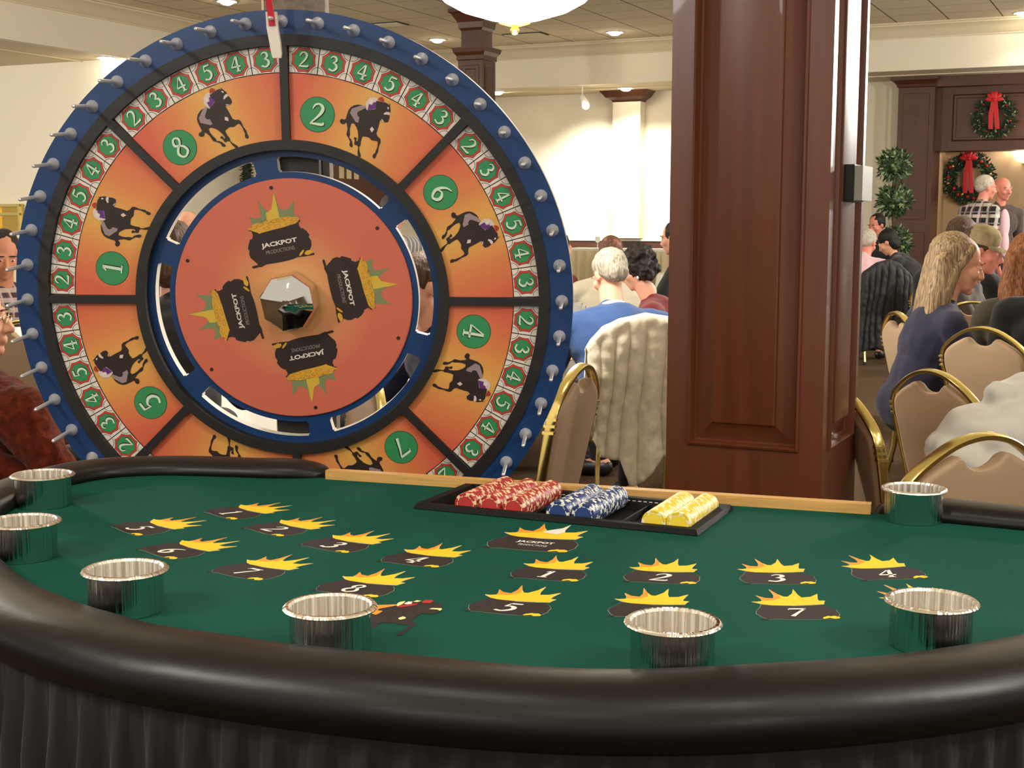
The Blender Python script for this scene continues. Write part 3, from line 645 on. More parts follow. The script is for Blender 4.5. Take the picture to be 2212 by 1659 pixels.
# printed layout on the felt, one sheet of thin prints
FP = [tuple(p) for p in [(-.0377,.0354),(-.0417,.0213),(-.0478,.0066),(-.0496,-.0039),(-.0452,-.0173),(-.038,-.0281),(-.0269,-.0257),(-.0081,-.0266),(.0104,-.0265),(.0269,-.0245),(.0373,-.0246),(.0457,-.0218),(.0481,-.0103),(.0508,-.0023),(.0496,.0094),(.0503,.0146),(.0445,.0262),(.039,.033),(.0338,.0338),(.013,.0294),(-.0063,.0306),(-.0257,.0317),(-.0335,.0342)]]
FF = [(-.038,-.0281),(-.0442,-.0303),(-.0481,-.0279),(-.0454,-.0246),(-.0401,-.0253)]
FC = [(-.0479,.0475),(-.0419,.0469),(-.0341,.0509),(-.0342,.06),(-.0387,.0758),(-.029,.0643),(-.0182,.0626),(-.0154,.0795),(-.0174,.1058),(-.0107,.0838),(-.004,.0714),(.0011,.0717),(.0096,.0878),(.0138,.1081),(.0151,.0817),(.0181,.0683),(.0298,.0721),(.0409,.0863),(.0367,.0653),(.0363,.0549),(.0442,.055),(.0411,.0464),(.0403,.0398),(.0239,.0355),(-.0001,.0313),(-.0248,.0307),(-.0335,.0342),(-.0398,.0398)]
FO = [(-.034,.052),(-.0342,.06),(-.0387,.0758),(-.029,.0643),(-.0182,.0626),(-.0154,.0795),(-.0174,.1058),(-.0107,.0838),(-.008,.066),(-.02,.054)]
FN = [(.0266,-.0234),(.0282,-.0182),(.0351,-.0123),(.0375,-.0139),(.043,-.012),(.0476,-.0164),(.0479,-.0211),(.0404,-.0247),(.0356,-.0205),(.0284,-.0252)]
def grow(poly, d):
    cx_ = sum(p[0] for p in poly)/len(poly); cy_ = sum(p[1] for p in poly)/len(poly)
    out = []; n_ = len(poly); ar = sum(poly[i][0]*poly[(i+1) % n_][1]-poly[(i+1) % n_][0]*poly[i][1] for i in range(n_)); sg = 1 if ar > 0 else -1
    for i in range(n_):
        a, b = poly[i-1], poly[(i+1) % n_]; dx, dy = b[0]-a[0], b[1]-a[1]; l_ = math.hypot(dx, dy) or 1
        out.append((poly[i][0]+dy/l_*d*sg, poly[i][1]-dx/l_*d*sg))
    return out
marks = [('1', -.5029, .3172, -149.3, 1), ('2', -.3815, .4003, -152.6, 1), ('3', -.2504, .4679, -160.5, 1), ('4', -.104, .5118, -170.7, 1), ('5', -.5821, .4599, -147, 1), ('6', -.4581, .5718, -151, 1), ('7', -.2975, .642, -162.5, 1), ('8', -.1246, .676, -171.6, 1),
         ('J', .0219, .3721, -178.6, 1.32), ('1', .0921, .5293, -179.8, 1), ('2', .2407, .4981, 173.9, 1), ('3', .3884, .4546, 166, 1), ('4', .5273, .3838, 157, 1), ('5', .0909, .6966, -178.5, 1), ('6', .2582, .6586, 174, 1), ('7', .4301, .6085, 164, 1), ('8', .585, .53, 155, 1)]
FPM = [M_print[k] for k in ('fpot', 'fyel', 'fora', 'fwhite', 'fkey', 'fred', 'fcream')]
for d_, x, y, a, s_ in marks:
    mb = MB(); mb.weld = False; mb.recalc = False
    T = Matrix.Translation((x, -y, 0)) @ Matrix.Rotation(math.radians(180-a), 4, 'Z') @ Matrix.Diagonal((s_, s_, 1, 1)); z = ZF
    mb.flat(grow(FC, .0006), z+.0003, 3, T, 'z'); mb.flat(grow(FP, .0007), z+.0002, 4, T, 'z')
    mb.flat(FP, z+.0005, 0, T, 'z'); mb.flat(FF, z+.0005, 0, T, 'z'); mb.flat(FC, z+.0007, 1, T, 'z'); mb.flat(FO, z+.0009, 2, T, 'z'); mb.flat(FN, z+.0009, 1, T, 'z')
    if d_ == 'J':
        text(mb, 'JACKPOT', .002, .0095, .043, .0115, z+.001, 3, T, 'z', shear=.0, bold=.035); text(mb, 'PRODUCTIONS', .003, -.0035, .033, .0072, z+.001, 3, T, 'z')
        mb.flat([(-.006, .06), (-.002, .072), (.0105, .088), (.0145, .108), (.0155, .082), (.019, .068), (.012, .056)], z+.001, 3, T, 'z')
    else:
        glyph(mb, d_, -.0005, .0015, .0375, z+.001, 3, T, 'z', shear=.22 if d_ in '1234567' else .1, wk=1.15)
    o = mb.obj('printed_pot_emblem', FPM, felt, smooth=False); o['label'] = 'printed black pot with yellow crown reading '+('JACKPOT PRODUCTIONS' if d_ == 'J' else d_)
mb = MB()
T = Matrix.Translation((-.0125, -.7697, 0))
def fl(l, d, mi): mb.flat([(x, -y) for x, y in l], ZF+d, mi, T, 'z')
fl([(-.0435,.0094),(-.0457,-.0046),(-.0548,-.036),(-.0325,-.0453),(-.0321,-.0512),(-.0145,-.0629),(.0059,-.0676),(.0204,-.0645),(.0247,-.0524),(.0294,-.0349),(.0286,-.0253),(.0245,-.0192),(.0112,-.0186),(.0095,-.0079),(.011,.008),(.0097,.0156),(.0197,.0221),(.0221,.0266),(.0212,.0417),(.0209,.0538),(.0222,.0635),(.0196,.0711),(.0152,.0717),(.0124,.0659),(.0168,.0603),(.016,.052),(.0169,.0414),(.0149,.0299),(.0022,.0323),(-.0048,.0284),(-.0191,.0322),(-.0218,.0384),(-.0193,.048),(-.02,.0586),(-.018,.0716),(-.03,.085),(-.042,.10),(-.05,.10),(-.04,.08),(-.05,.06),(-.075,.05),(-.09,.07),(-.1,.06),(-.085,.03),(-.07,.0)], .0004, 0)
fl([(-.059,-.025),(-.0551,-.0262),(-.0531,-.0346),(-.0321,-.0444),(-.0303,-.0401),(-.0356,-.0326),(-.0451,-.0199),(-.0447,-.0125),(-.0373,-.013),(-.0374,-.0018),(-.0388,.0052),(-.0448,.0025),(-.0527,-.0118)], .0007, 2)
fl([(-.0266,-.0336),(-.0262,-.0434),(-.0098,-.0566),(-.0077,-.0514),(-.0148,-.0414),(-.0234,-.0328)], .0007, 5)
fl([(-.0327,-.0471),(-.0326,-.055),(-.0274,-.0616),(-.0258,-.0494),(-.0272,-.0392),(-.0282,-.035)], .0008, 6)
fl([(-.0248,-.0497),(-.0229,-.0602),(-.0176,-.0609),(-.0153,-.0509),(-.02,-.0474)], .0009, 3); fl([(-.0171,-.0611),(-.0151,-.0687),(-.0086,-.0678),(-.0115,-.0609)], .0009, 6)
fl([(-.0069,-.0634),(-.006,-.0726),(.0026,-.0764),(.0063,-.0697),(.005,-.0614),(-.0036,-.0606)], .0008, 5)
fl([(.0132,-.0371),(.0155,-.0426),(.0265,-.0453),(.0289,-.0404),(.0284,-.0345),(.0236,-.0386),(.0165,-.0373)], .0008, 6); fl([(-.008,.0088),(-.0051,.0015),(-.0001,.0044),(.0009,.0095),(-.0027,.0152),(-.0061,.0136)], .0008, 6)
mb.weld = False; mb.recalc = False
mb.obj('printed_horse_emblem', FPM, felt, smooth=False)
# padded rail
prof = [(.012, -.012), (-.004, -.004), (-.007, .008), (-.001, .019), (.014, .026), (.040, .0295), (.068, .026), (.086, .017), (.097, .003), (.101, -.012), (.097, -.027), (.084, -.039), (.060, -.045), (.03, -.046), (.012, -.04)]
mb = MB(); n_ = len(inn); v = []; cxp, czp = .047, -.018
for i in range(n_):
    e_ = min(i, n_-1-i); base = inn[i]; sc_ = 1.0
    if e_ < 5: sc_ = (.35, .62, .80, .91, .97)[e_]
    a = outw(inn, 1.0)[i]; nx, ny = a[0]-base[0], a[1]-base[1]
    for d, z in prof:
        wv = 1+.012*noise.noise(Vector((base[0]*9, base[1]*9, z*20)))*(1 if z > -.02 else 0)*4
        dd = cxp+(d-cxp)*sc_*wv; zz = czp+(z-czp)*(sc_**.6)*wv; v.append((base[0]+nx*dd, base[1]+ny*dd, ZF+zz))
k = len(prof); mb.add(v, [(i*k+j, i*k+(j+1) % k, (i+1)*k+(j+1) % k, (i+1)*k+j) for i in range(n_-1) for j in range(k)]+[tuple(range(k)), tuple(range((n_-1)*k, n_*k))])
mb.obj('armrest_rail', M_leather, tb, ang=60)
mb = MB(); mb.box((-.485, .0, ZF-.03), (.485, .022, ZF+.0165)); mb.obj('wood_edge', M_pine, tb, smooth=False)
# pleated skirt
def resamp(path, n_):
    L_ = [0]
    for a, b in zip(path, path[1:]): L_.append(L_[-1]+math.hypot(b[0]-a[0], b[1]-a[1]))
    out = []; j = 0
    for i in range(n_):
        s_ = L_[-1]*i/(n_-1)
        while j < len(L_)-2 and L_[j+1] < s_: j += 1
        t = (s_-L_[j])/(L_[j+1]-L_[j]); out.append((path[j][0]*(1-t)+path[j+1][0]*t, path[j][1]*(1-t)+path[j+1][1]*t))
    return out
sk = resamp(outw(inn, .070), 900); nr = outw(sk, 1.0); v = []; zs_ = [.740, .732, .714, .685, .64, .56, .42, .25, .02]
for j, z in enumerate(zs_):
    for i, p in enumerate(sk):
        nx, ny = nr[i][0]-p[0], nr[i][1]-p[1]; s_ = i*.0042
        am = .004+.012*min(1, (zs_[0]-z)/.1); ph_ = 2*PI*s_/.047+1.6*noise.noise(Vector((s_*4, 0, 0)))+.5*noise.noise(Vector((s_*6, z*3, 0)))
        fine = .0025*math.sin(2*PI*s_/.014+2*noise.noise(Vector((s_*9, 2, 0))))*max(0, 1-(zs_[0]-z)/.1)
        w_ = math.sin(ph_); d = am*(w_ if w_ > 0 else .6*w_)+fine+.02*(zs_[0]-z); v.append((p[0]+nx*d, p[1]+ny*d, z))
n_ = len(sk); mb = MB(); mb.add(v, [(j*n_+i, j*n_+i+1, (j+1)*n_+i+1, (j+1)*n_+i) for j in range(len(zs_)-1) for i in range(n_-1)]); mb.recalc = False
o = mb.obj('pleated_skirt', M_skirt, tb, ang=80)
lg = MB().box((-.025, -.025, 0), (.025, .025, ZF-.02)).mesh('table_leg', M_blk, False)
for x, y in ((-.6, -.12), (.6, -.12), (-.5, -.62), (.5, -.62)):
    o = bpy.data.objects.new('table_leg', lg); C.objects.link(o); o.parent = tb; o.location = (x, y, 0)
# tray
tr_m = TT @ Matrix.Translation((*tc_, 0)) @ Matrix.Rotation(ta, 4, 'Z')
tray = empty('chip_tray'); tray.matrix_world = tr_m; tag(tray, 'black stitched leather chip tray set into the green felt near the wooden edge', 'chip tray')
mb = MB(); zt0 = ZF+.0012; rr_ = [(TWd, THt, zt0), (TWd-.004, THt-.004, ZF+.009), (TWd-.020, THt-.018, ZF+.009), (TWd-.026, THt-.024, ZF-.010)]
v = []
for a, b, z in rr_: v += [(-a, -b, z), (a, -b, z), (a, b, z), (-a, b, z)]
mb.add(v, [(i*4+k, i*4+(k+1) % 4, i*4+(k+1) % 4+4, i*4+k+4) for i in range(3) for k in range(4)]+[(12, 13, 14, 15)])
M_tray = mat('tray_leather', (16, 15, 15), .65, spec=.2, bump=.3, bscale=300); trf = mb.obj('tray_frame', M_tray, tray, smooth=False)
mb = MB()
for x in (-.0455, .026-.0, .105, .143): mb.box((x-.0015, -THt+.024, ZF-.010), (x+.0015, THt-.024, ZF+.001))
mb.obj('divider', M_tray, trf, smooth=False)
mb = MB()
for i in range(44):
    x = -.21+i*.0098; mb.box((x, THt-.0215, ZF+.004), (x+.0055, THt-.0205, ZF+.0052))
mb.obj('stitching', M_white, trf, smooth=False)
# poker chips
def chip_mesh(col, col2, face):
    m1 = mat('chip_'+face, col, .45); m2 = mat('chip_spot_'+face, col2, .5); m3 = mat('chip_centre_'+face, tuple(max(0, min(255, int(c_*1.05+6))) for c_ in col), .5); mb = MB(); N = 36; R_ = .0195; t = .0020
    def P(r_, k, y): a = 2*PI*k/N; return (r_*math.cos(a), y, r_*math.sin(a))
    for k in range(N):
        mi = 1 if k % 6 in (0, 1) else 0
        mb.add([P(R_, k, -t+.0003), P(R_, k+1, -t+.0003), P(R_, k+1, t-.0003), P(R_, k, t-.0003)], [(0, 1, 2, 3)], mi)
        for sg in (-1, 1):
            mb.add([P(R_, k, sg*(t-.0003)), P(R_, k+1, sg*(t-.0003)), P(R_-.0006, k+1, sg*t), P(R_-.0006, k, sg*t)], [(0, 1, 2, 3)], mi)
            mb.add([P(R_-.0006, k, sg*t), P(R_-.0006, k+1, sg*t), P(.0152, k+1, sg*t), P(.0152, k, sg*t)], [(0, 1, 2, 3)], mi)
            mb.add([P(.0152, k, sg*t), P(.0152, k+1, sg*t), P(.0140, k+1, sg*t), P(.0140, k, sg*t)], [(0, 1, 2, 3)], 1 if k % 3 else 0)
            mb.add([P(.0140, k, sg*t), P(.0140, k+1, sg*t), P(.009, k+1, sg*t), P(.009, k, sg*t), (0, sg*t, 0)], [(0, 1, 2, 3), (3, 2, 4)], 2)
    return mb.mesh('poker_chip', [m1, m2, m3], False)
chs = {'red': chip_mesh((172, 44, 42), (236, 214, 170), 'red'), 'blue': chip_mesh((24, 54, 112), (226, 226, 220), 'blue'), 'yellow': chip_mesh((232, 204, 56), (244, 238, 200), 'yellow')}
rows = [('red', -.157, 'leftmost red row'), ('red', -.114, 'middle red row'), ('red', -.071, 'red row next to the blue chips'), ('blue', .0055, 'left blue row'), ('blue', .0485, 'right blue row'), ('yellow', .165, 'left yellow row'), ('yellow', .2075-.003, 'right yellow row')]
for col, x, lab in rows:
    nC = 40; y0 = -.0815
    for i in range(nC):
        o = bpy.data.objects.new('poker_chip', chs[col]); C.objects.link(o)
        sh = (i/nC)**2*.004
        o.matrix_world = tr_m @ Matrix.Translation((x+random.uniform(-.0004, .0004), y0+i*.00412, ZF+.0098+random.uniform(-.0002, .0004))) @ Matrix.Rotation(random.uniform(0, 6.28), 4, 'Y')
        tag(o, '%s poker chip with white edge spots in the %s' % (col, lab), 'poker chip', lab+' in the tray')
# cup holders
M_cup = mat('spun_steel', (240, 235, 226), .12, 1); n, L = nt(M_cup); tc = n.new('ShaderNodeTexCoord'); sx = n.new('ShaderNodeSeparateXYZ'); L.new(tc.outputs['Object'], sx.inputs[0])
ang_ = math_n(n, L, 'ARCTAN2', sx.outputs[1], sx.outputs[0]); cmb = n.new('ShaderNodeCombineXYZ'); L.new(ang_, cmb.inputs[0]); t = n.new('ShaderNodeTexNoise'); t.inputs['Scale'].default_value = 8; t.inputs['Detail'].default_value = 4; L.new(cmb.outputs[0], t.inputs['Vector'])
bp_ = n.new('ShaderNodeBump'); bp_.inputs['Strength'].default_value = .5; bp_.inputs['Distance'].default_value = .01; L.new(t.outputs['Fac'], bp_.inputs['Height']); L.new(bp_.outputs[0], n['Principled BSDF'].inputs['Normal'])
M_cup_in = M_cup.copy(); M_cup_in.name = 'steel_painted_glints'; n, L = nt(M_cup_in); b_ = n['Principled BSDF']; t = [x for x in n if x.type == 'TEX_NOISE'][0]
r_ = n.new('ShaderNodeMapRange'); r_.inputs['From Min'].default_value = .42; r_.inputs['From Max'].default_value = .62; r_.inputs['To Min'].default_value = .95; r_.inputs['To Max'].default_value = .25
L.new(t.outputs['Fac'], r_.inputs['Value']); L.new(r_.outputs[0], b_.inputs['Metallic']); b_.inputs['Roughness'].default_value = .16  # less metallic stripes by angle imitate lamp streaks reflected inside the cup
def cup():
    r = empty('cup_holder'); mb = MB(); h = .052
    mb.lathe([(.0445, .0), (.0448, .002), (.0448, h-.003), (.0455, h-.001), (.049, h), (.0508, h-.0004), (.0520, h-.002), (.0516, h-.0034), (.0508, h-.0026), (.0506, h-.0006), (.049, h+.0008), (.0455, h+.0008)], 64, cap=False)
    mb.lathe([(.0455, h+.0008), (.0435, h-.002), (.0435, .002), (.001, .002)], 64, 1, cap=False)
    mb.add([(.0445*math.cos(a*PI/32), .0445*math.sin(a*PI/32), 0) for a in range(64)], [tuple(reversed(range(64)))])
    mb.obj('steel_cup', [M_cup, M_cup_in], r, ang=25); return r
cps = [((-.8299, .3564), 'farthest back at the left end of the table'), ((-.6338, .6648), 'cut by the left edge of the photo'), ((-.3471, .8502), 'left of the 7 print, against the padded rail'), ((-.0433, .9184), 'in front of the red horse print'), ((.3256, .8597), 'in front of the right-hand 6 print'), ((.585, .690), 'over the right-hand 8 print, by the padded rail'), ((.5518, .022), 'at the back corner by the wood edge end')]
c0 = cup()
for i, ((x, y), lab) in enumerate(cps):
    o = c0 if i == 0 else copy_tree(c0)
    p = TT @ Vector((x, -y, ZF+.0005)); o.location = p; o.rotation_euler = (0, 0, random.uniform(0, 6))
    tag(o, 'steel cup holder '+lab, 'cup holder', 'steel cup holders round the table')
# ---------------------------------------------------------------- banquet chairs
def chair_proto():
    r = empty('banquet_chair')
    def bp(x, z, o=0): return (x*(.87 if z > .46 else 1), -.19-(z-.45)*.20-o, z)
    half_ = [(.160, .44), (.178, .55), (.196, .67), (.206, .745), (.206, .770), (.198, .795), (.176, .818), (.13, .848), (.07, .874), (0, .884)]
    path = [bp(x, z) for x, z in half_]+[bp(-x, z) for x, z in half_[:-1][::-1]]
    path = cr_spline(path, 4); mb = MB(); mb.tube(path, 0, sq=(.0065, .0125, (1, 0, 0)))
    for sx_ in (1, -1):
        for z in (.735, .752, .769):
            mb.box((sx_*.206*.87-.009, bp(0, z)[1]-.0145, z-.0035), (sx_*.206*.87+.009, bp(0, z)[1]+.0145, z+.0035))
    mb.obj('back_frame', M_gold, r, ang=35)
    hp = [(0, .470), (.11, .474), (.145, .49), (.158, .53), (.172, .61), (.184, .70), (.191, .745), (.186, .785), (.155, .812), (.115, .832), (.08, .846), (.064, .846), (.048, .832), (.025, .822), (0, .819)]
    hp = cr_spline(hp, 3); poly = hp+[(-x, z) for x, z in hp[1:-1][::-1]]; cz_ = .64; mb = MB(); v = []; k = len(poly)
    for o_, s_ in ((-.019, .93), (-.0165, .975), (-.008, 1.0), (.008, 1.0), (.0165, .975), (.019, .93)):
        for x, z in poly: q = bp(x*s_, cz_+(z-cz_)*s_, o_); v.append(q)
    mb.add(v, [(i*k+j, i*k+(j+1) % k, (i+1)*k+(j+1) % k, (i+1)*k+j) for i in range(5) for j in range(k)]+[tuple(range(k)), tuple(range(5*k, 6*k))])
    mb.obj('backrest', M_tan, r, ang=50)
    mb = MB(); v = []
    for z, s_ in ((.425, .96), (.435, 1), (.468, 1), (.484, .96), (.49, .85)):
        for i in range(24):
            a = i*PI/12; c_, s2 = math.cos(a), math.sin(a); p = .35
            v.append((.205*s_*math.copysign(abs(c_)**p, c_), .02+.205*s_*math.copysign(abs(s2)**p, s2), z))
    mb.add(v, [(i*24+j, i*24+(j+1) % 24, (i+1)*24+(j+1) % 24, (i+1)*24+j) for i in range(4) for j in range(24)]+[tuple(range(24)), tuple(range(96, 120))])
    mb.obj('seat', M_tan, r, ang=50)
    for sx_ in (1, -1):
        lg_ = MB().tube([(sx_*.158, bp(0, .45)[1], .46), (sx_*.165, -.20, .30), (sx_*.178, -.27, .02)], 0, sq=(.0085, .0105, (1, 0, 0))).obj('leg', M_gold, r)
        MB().box((sx_*.178-.011, -.284, 0), (sx_*.178+.011, -.258, .03)).obj('foot_cap', M_black, lg_, smooth=False)
        lg_ = MB().tube([(sx_*.188, .19, .43), (sx_*.192, .215, .02)], 0, sq=(.0085, .0105, (1, 0, 0))).obj('leg', M_gold, r)
        MB().box((sx_*.192-.011, .202, 0), (sx_*.192+.011, .228, .03)).obj('foot_cap', M_black, lg_, smooth=False)
    MB().tube([(-.17, -.19, .425), (-.19, .2, .42), (.19, .2, .42), (.17, -.19, .425)], .011, closed=True).obj('seat_frame', M_gold, r)
    return r
chair0 = chair_proto(); first = [True]
def chair(px, py, Y, face, lab, s=1.0, group='gold framed banquet chairs'):
    """px,py = where the top of the back shows; face = heading in degrees from +x"""
    o = chair0 if first[0] else copy_tree(chair0); first[0] = False
    p = PY(px, py, Y); rz = math.radians(face-90); top = Matrix.Rotation(rz, 4, 'Z') @ Vector((0, -.277*s, 0))
    o.location = (p.x-top.x, p.y-top.y, 0); o.rotation_euler = (0, 0, rz); o.scale = (s, s, p.z/.891 if .93 < p.z/.891 < 1.05 else s)
    tag(o, lab, 'chair', group); return o
G = 'gold framed banquet chairs with tan backs'
chair(1258, 785, 3.47, 160, 'tan banquet chair with gold frame, just right of the prize wheel', group=G)
cB = chair(1396, 694, 5.05, 96, 'banquet chair under the cream fur coat', group=G)
chair(1822, 846, 3.38, 10, 'tan banquet chair seen edge-on beside the right face of the large column', s=.94, group=G)
chair(2012, 797, 3.85, 27, 'tan banquet chair with empty gold-framed back nearest right of the large column', s=.94, group=G)
chair(2122, 705, 4.86, 36, 'tan banquet chair with gold arch in front of the woman with blonde hair', group=G)
chair(1936, 672, 5.60, 6, 'banquet chair whose back is behind the woman in navy', group=G)
cG = chair(2122, 989, 2.50, 115, 'closest banquet chair, right against the back of the casino table', s=.97, group=G)
cH = chair(1917, 570, 12.0, 100, 'banquet chair under the black coat', group=G)
chair(2003, 588, 8.3, 20, 'banquet chair left of the blonde hair, the lower of two', group=G)
chair(2022, 538, 11.5, 8, 'banquet chair left of the blonde hair, the upper one by the portal', group=G)
chair(2100, 650, 6.6, 95, 'banquet chair glimpsed between the two seated women', group=G)
chair(52, 660, 4.98, 78, 'banquet chair at the left edge behind the woman in rust', group=G)
chair(1370, 509, 19.6, 270, 'banquet chair behind the long skirted table by the back wall', group=G)
chair(806, 862, 3.72, 200, 'banquet chair glimpsed through the lower right window of wheel', s=.93, group=G)
# ---------------------------------------------------------------- people
def evalmesh(mb, name, voxel, mats, smooth_it=4, disp=None, bfac=.5):
    me = bpy.data.meshes.new('tmp'); me.from_pydata(mb.v, [], mb.f)
    bm = bmesh.new(); bm.from_mesh(me); bmesh.ops.recalc_face_normals(bm, faces=bm.faces); bm.to_mesh(me); bm.free()
    o = bpy.data.objects.new('tmp', me); C.objects.link(o)
    m = o.modifiers.new('r', 'REMESH'); m.mode = 'VOXEL'; m.voxel_size = voxel
    if smooth_it: s_ = o.modifiers.new('s', 'SMOOTH'); s_.iterations = smooth_it; s_.factor = bfac
    dg = bpy.context.evaluated_depsgraph_get(); dg.update()
    out = bpy.data.meshes.new_from_object(o.evaluated_get(dg)); out.name = name
    bpy.data.objects.remove(o); bpy.data.meshes.remove(me)
    if disp:
        ns = [v.normal.copy() for v in out.vertices]
        for v, n_ in zip(out.vertices, ns): v.co += n_*disp(v.co, n_)
    out.materials.clear()
    for m in (mats if isinstance(mats, list) else [mats]): out.materials.append(m)
    out.shade_smooth(); return out
def skin(c): return mat('skin', c, .55, spec=.4, var=.05, vscale=14)
SK = {'light': skin((214, 156, 128)), 'tan': skin((190, 128, 98)), 'red': skin((206, 130, 110)), 'brown': skin((150, 98, 74))}
def hairm(name, c, c2=None):
    m = mat(name, c, .6, spec=.35); n, L = nt(m); tc = n.new('ShaderNodeTexCoord'); mp = n.new('ShaderNodeMapping'); mp.inputs['Scale'].default_value = (110, 110, 7); L.new(tc.outputs['Object'], mp.inputs[0])
    t = n.new('ShaderNodeTexNoise'); t.inputs['Scale'].default_value = 1.6; t.inputs['Detail'].default_value = 5; L.new(mp.outputs[0], t.inputs['Vector'])
    r = n.new('ShaderNodeMapRange'); r.inputs['From Min'].default_value = .35; r.inputs['From Max'].default_value = .65; L.new(t.outputs['Fac'], r.inputs['Value'])
    c2 = c2 or tuple(x*.55 for x in c)
    L.new(mixc(n, L, r.outputs[0], tuple(c2), tuple(c)), n['Principled BSDF'].inputs['Base Color'])
    b_ = n.new('ShaderNodeBump'); b_.inputs['Strength'].default_value = .7; b_.inputs['Distance'].default_value = .006; L.new(t.outputs['Fac'], b_.inputs['Height']); L.new(b_.outputs[0], n['Principled BSDF'].inputs['Normal']); return m
HM = {'grey': hairm('hair_grey', (190, 180, 160), (120, 110, 96)), 'white': hairm('hair_white', (196, 188, 172), (150, 140, 124)), 'dark': hairm('hair_dark', (40, 28, 22), (14, 10, 8)), 'black': hairm('hair_black', (26, 22, 20), (8, 7, 7)), 'brown': hairm('hair_brown', (92, 66, 44), (48, 32, 22)),
      'blonde': hairm('hair_blonde', (176, 150, 112), (96, 72, 50)), 'auburn': hairm('hair_auburn', (160, 102, 56), (86, 48, 24)), 'stubble': hairm('hair_stubble', (116, 80, 64), (92, 62, 50))}
M_eye = mat('eye_white', (220, 214, 206), .2); M_iris = mat('iris', (50, 36, 26), .2)
def plaid(name, base, bands):
    m = mat(name, base, .85); n, L = nt(m); tc = n.new('ShaderNodeTexCoord'); s = n.new('ShaderNodeSeparateXYZ'); L.new(tc.outputs['Object'], s.inputs[0]); col = None
    cur = None
    for ax_, off, per, wid, c in bands:
        a = s.outputs[0] if ax_ == 0 else s.outputs[2]
        if ax_ == 0: a = math_n(n, L, 'ADD', s.outputs[0], math_n(n, L, 'MULTIPLY', s.outputs[1], .6))
        g = gridline(n, L, a, off, per, wid); g = math_n(n, L, 'MULTIPLY', g, .72)
        cur = mixc(n, L, g, cur if cur is not None else base, c)
    L.new(cur, n['Principled BSDF'].inputs['Base Color']); return m
def cloth(name, c, **k): return mat(name, c, .85, bump=.25, bscale=420, sheen=.15, **k)
CL = {'blue': cloth('sweater_blue', (38, 70, 120)), 'cream': cloth('shirt_cream', (214, 206, 184)), 'maroon': cloth('top_maroon', (112, 22, 30)), 'navy': cloth('top_navy', (20, 20, 50)), 'black': cloth('top_black', (15, 14, 15)), 'rust': mat('cardigan_rust', (84, 31, 15), .98, spec=.1, bump=1, bscale=90, var=.45, vscale=45, sheen=.1),
      'pink': cloth('shirt_pink', (214, 176, 184)), 'olive': cloth('top_olive', (62, 54, 38)), 'jeans': cloth('jeans', (62, 78, 98)), 'slate': cloth('jacket_brown', (62, 50, 42)), 'darkgrey': cloth('jacket_charcoal', (28, 31, 31)),
      'plaid': plaid('plaid_flannel', (24, 22, 28), [(0, 0, .11, .015, (196, 188, 184)), (2, 0, .11, .016, (206, 198, 190)), (0, .03, .11, .006, (120, 60, 60)), (2, .04, .11, .006, (150, 140, 140))]),
      'plaidr': plaid('plaid_shirt', (96, 62, 62), [(0, 0, .05, .014, (40, 32, 40)), (2, 0, .05, .012, (186, 170, 160)), (0, .02, .05, .006, (180, 160, 150))]),
      'stripe': plaid('striped_shirt', (206, 200, 192), [(0, 0, .028, .011, (42, 46, 62))])}
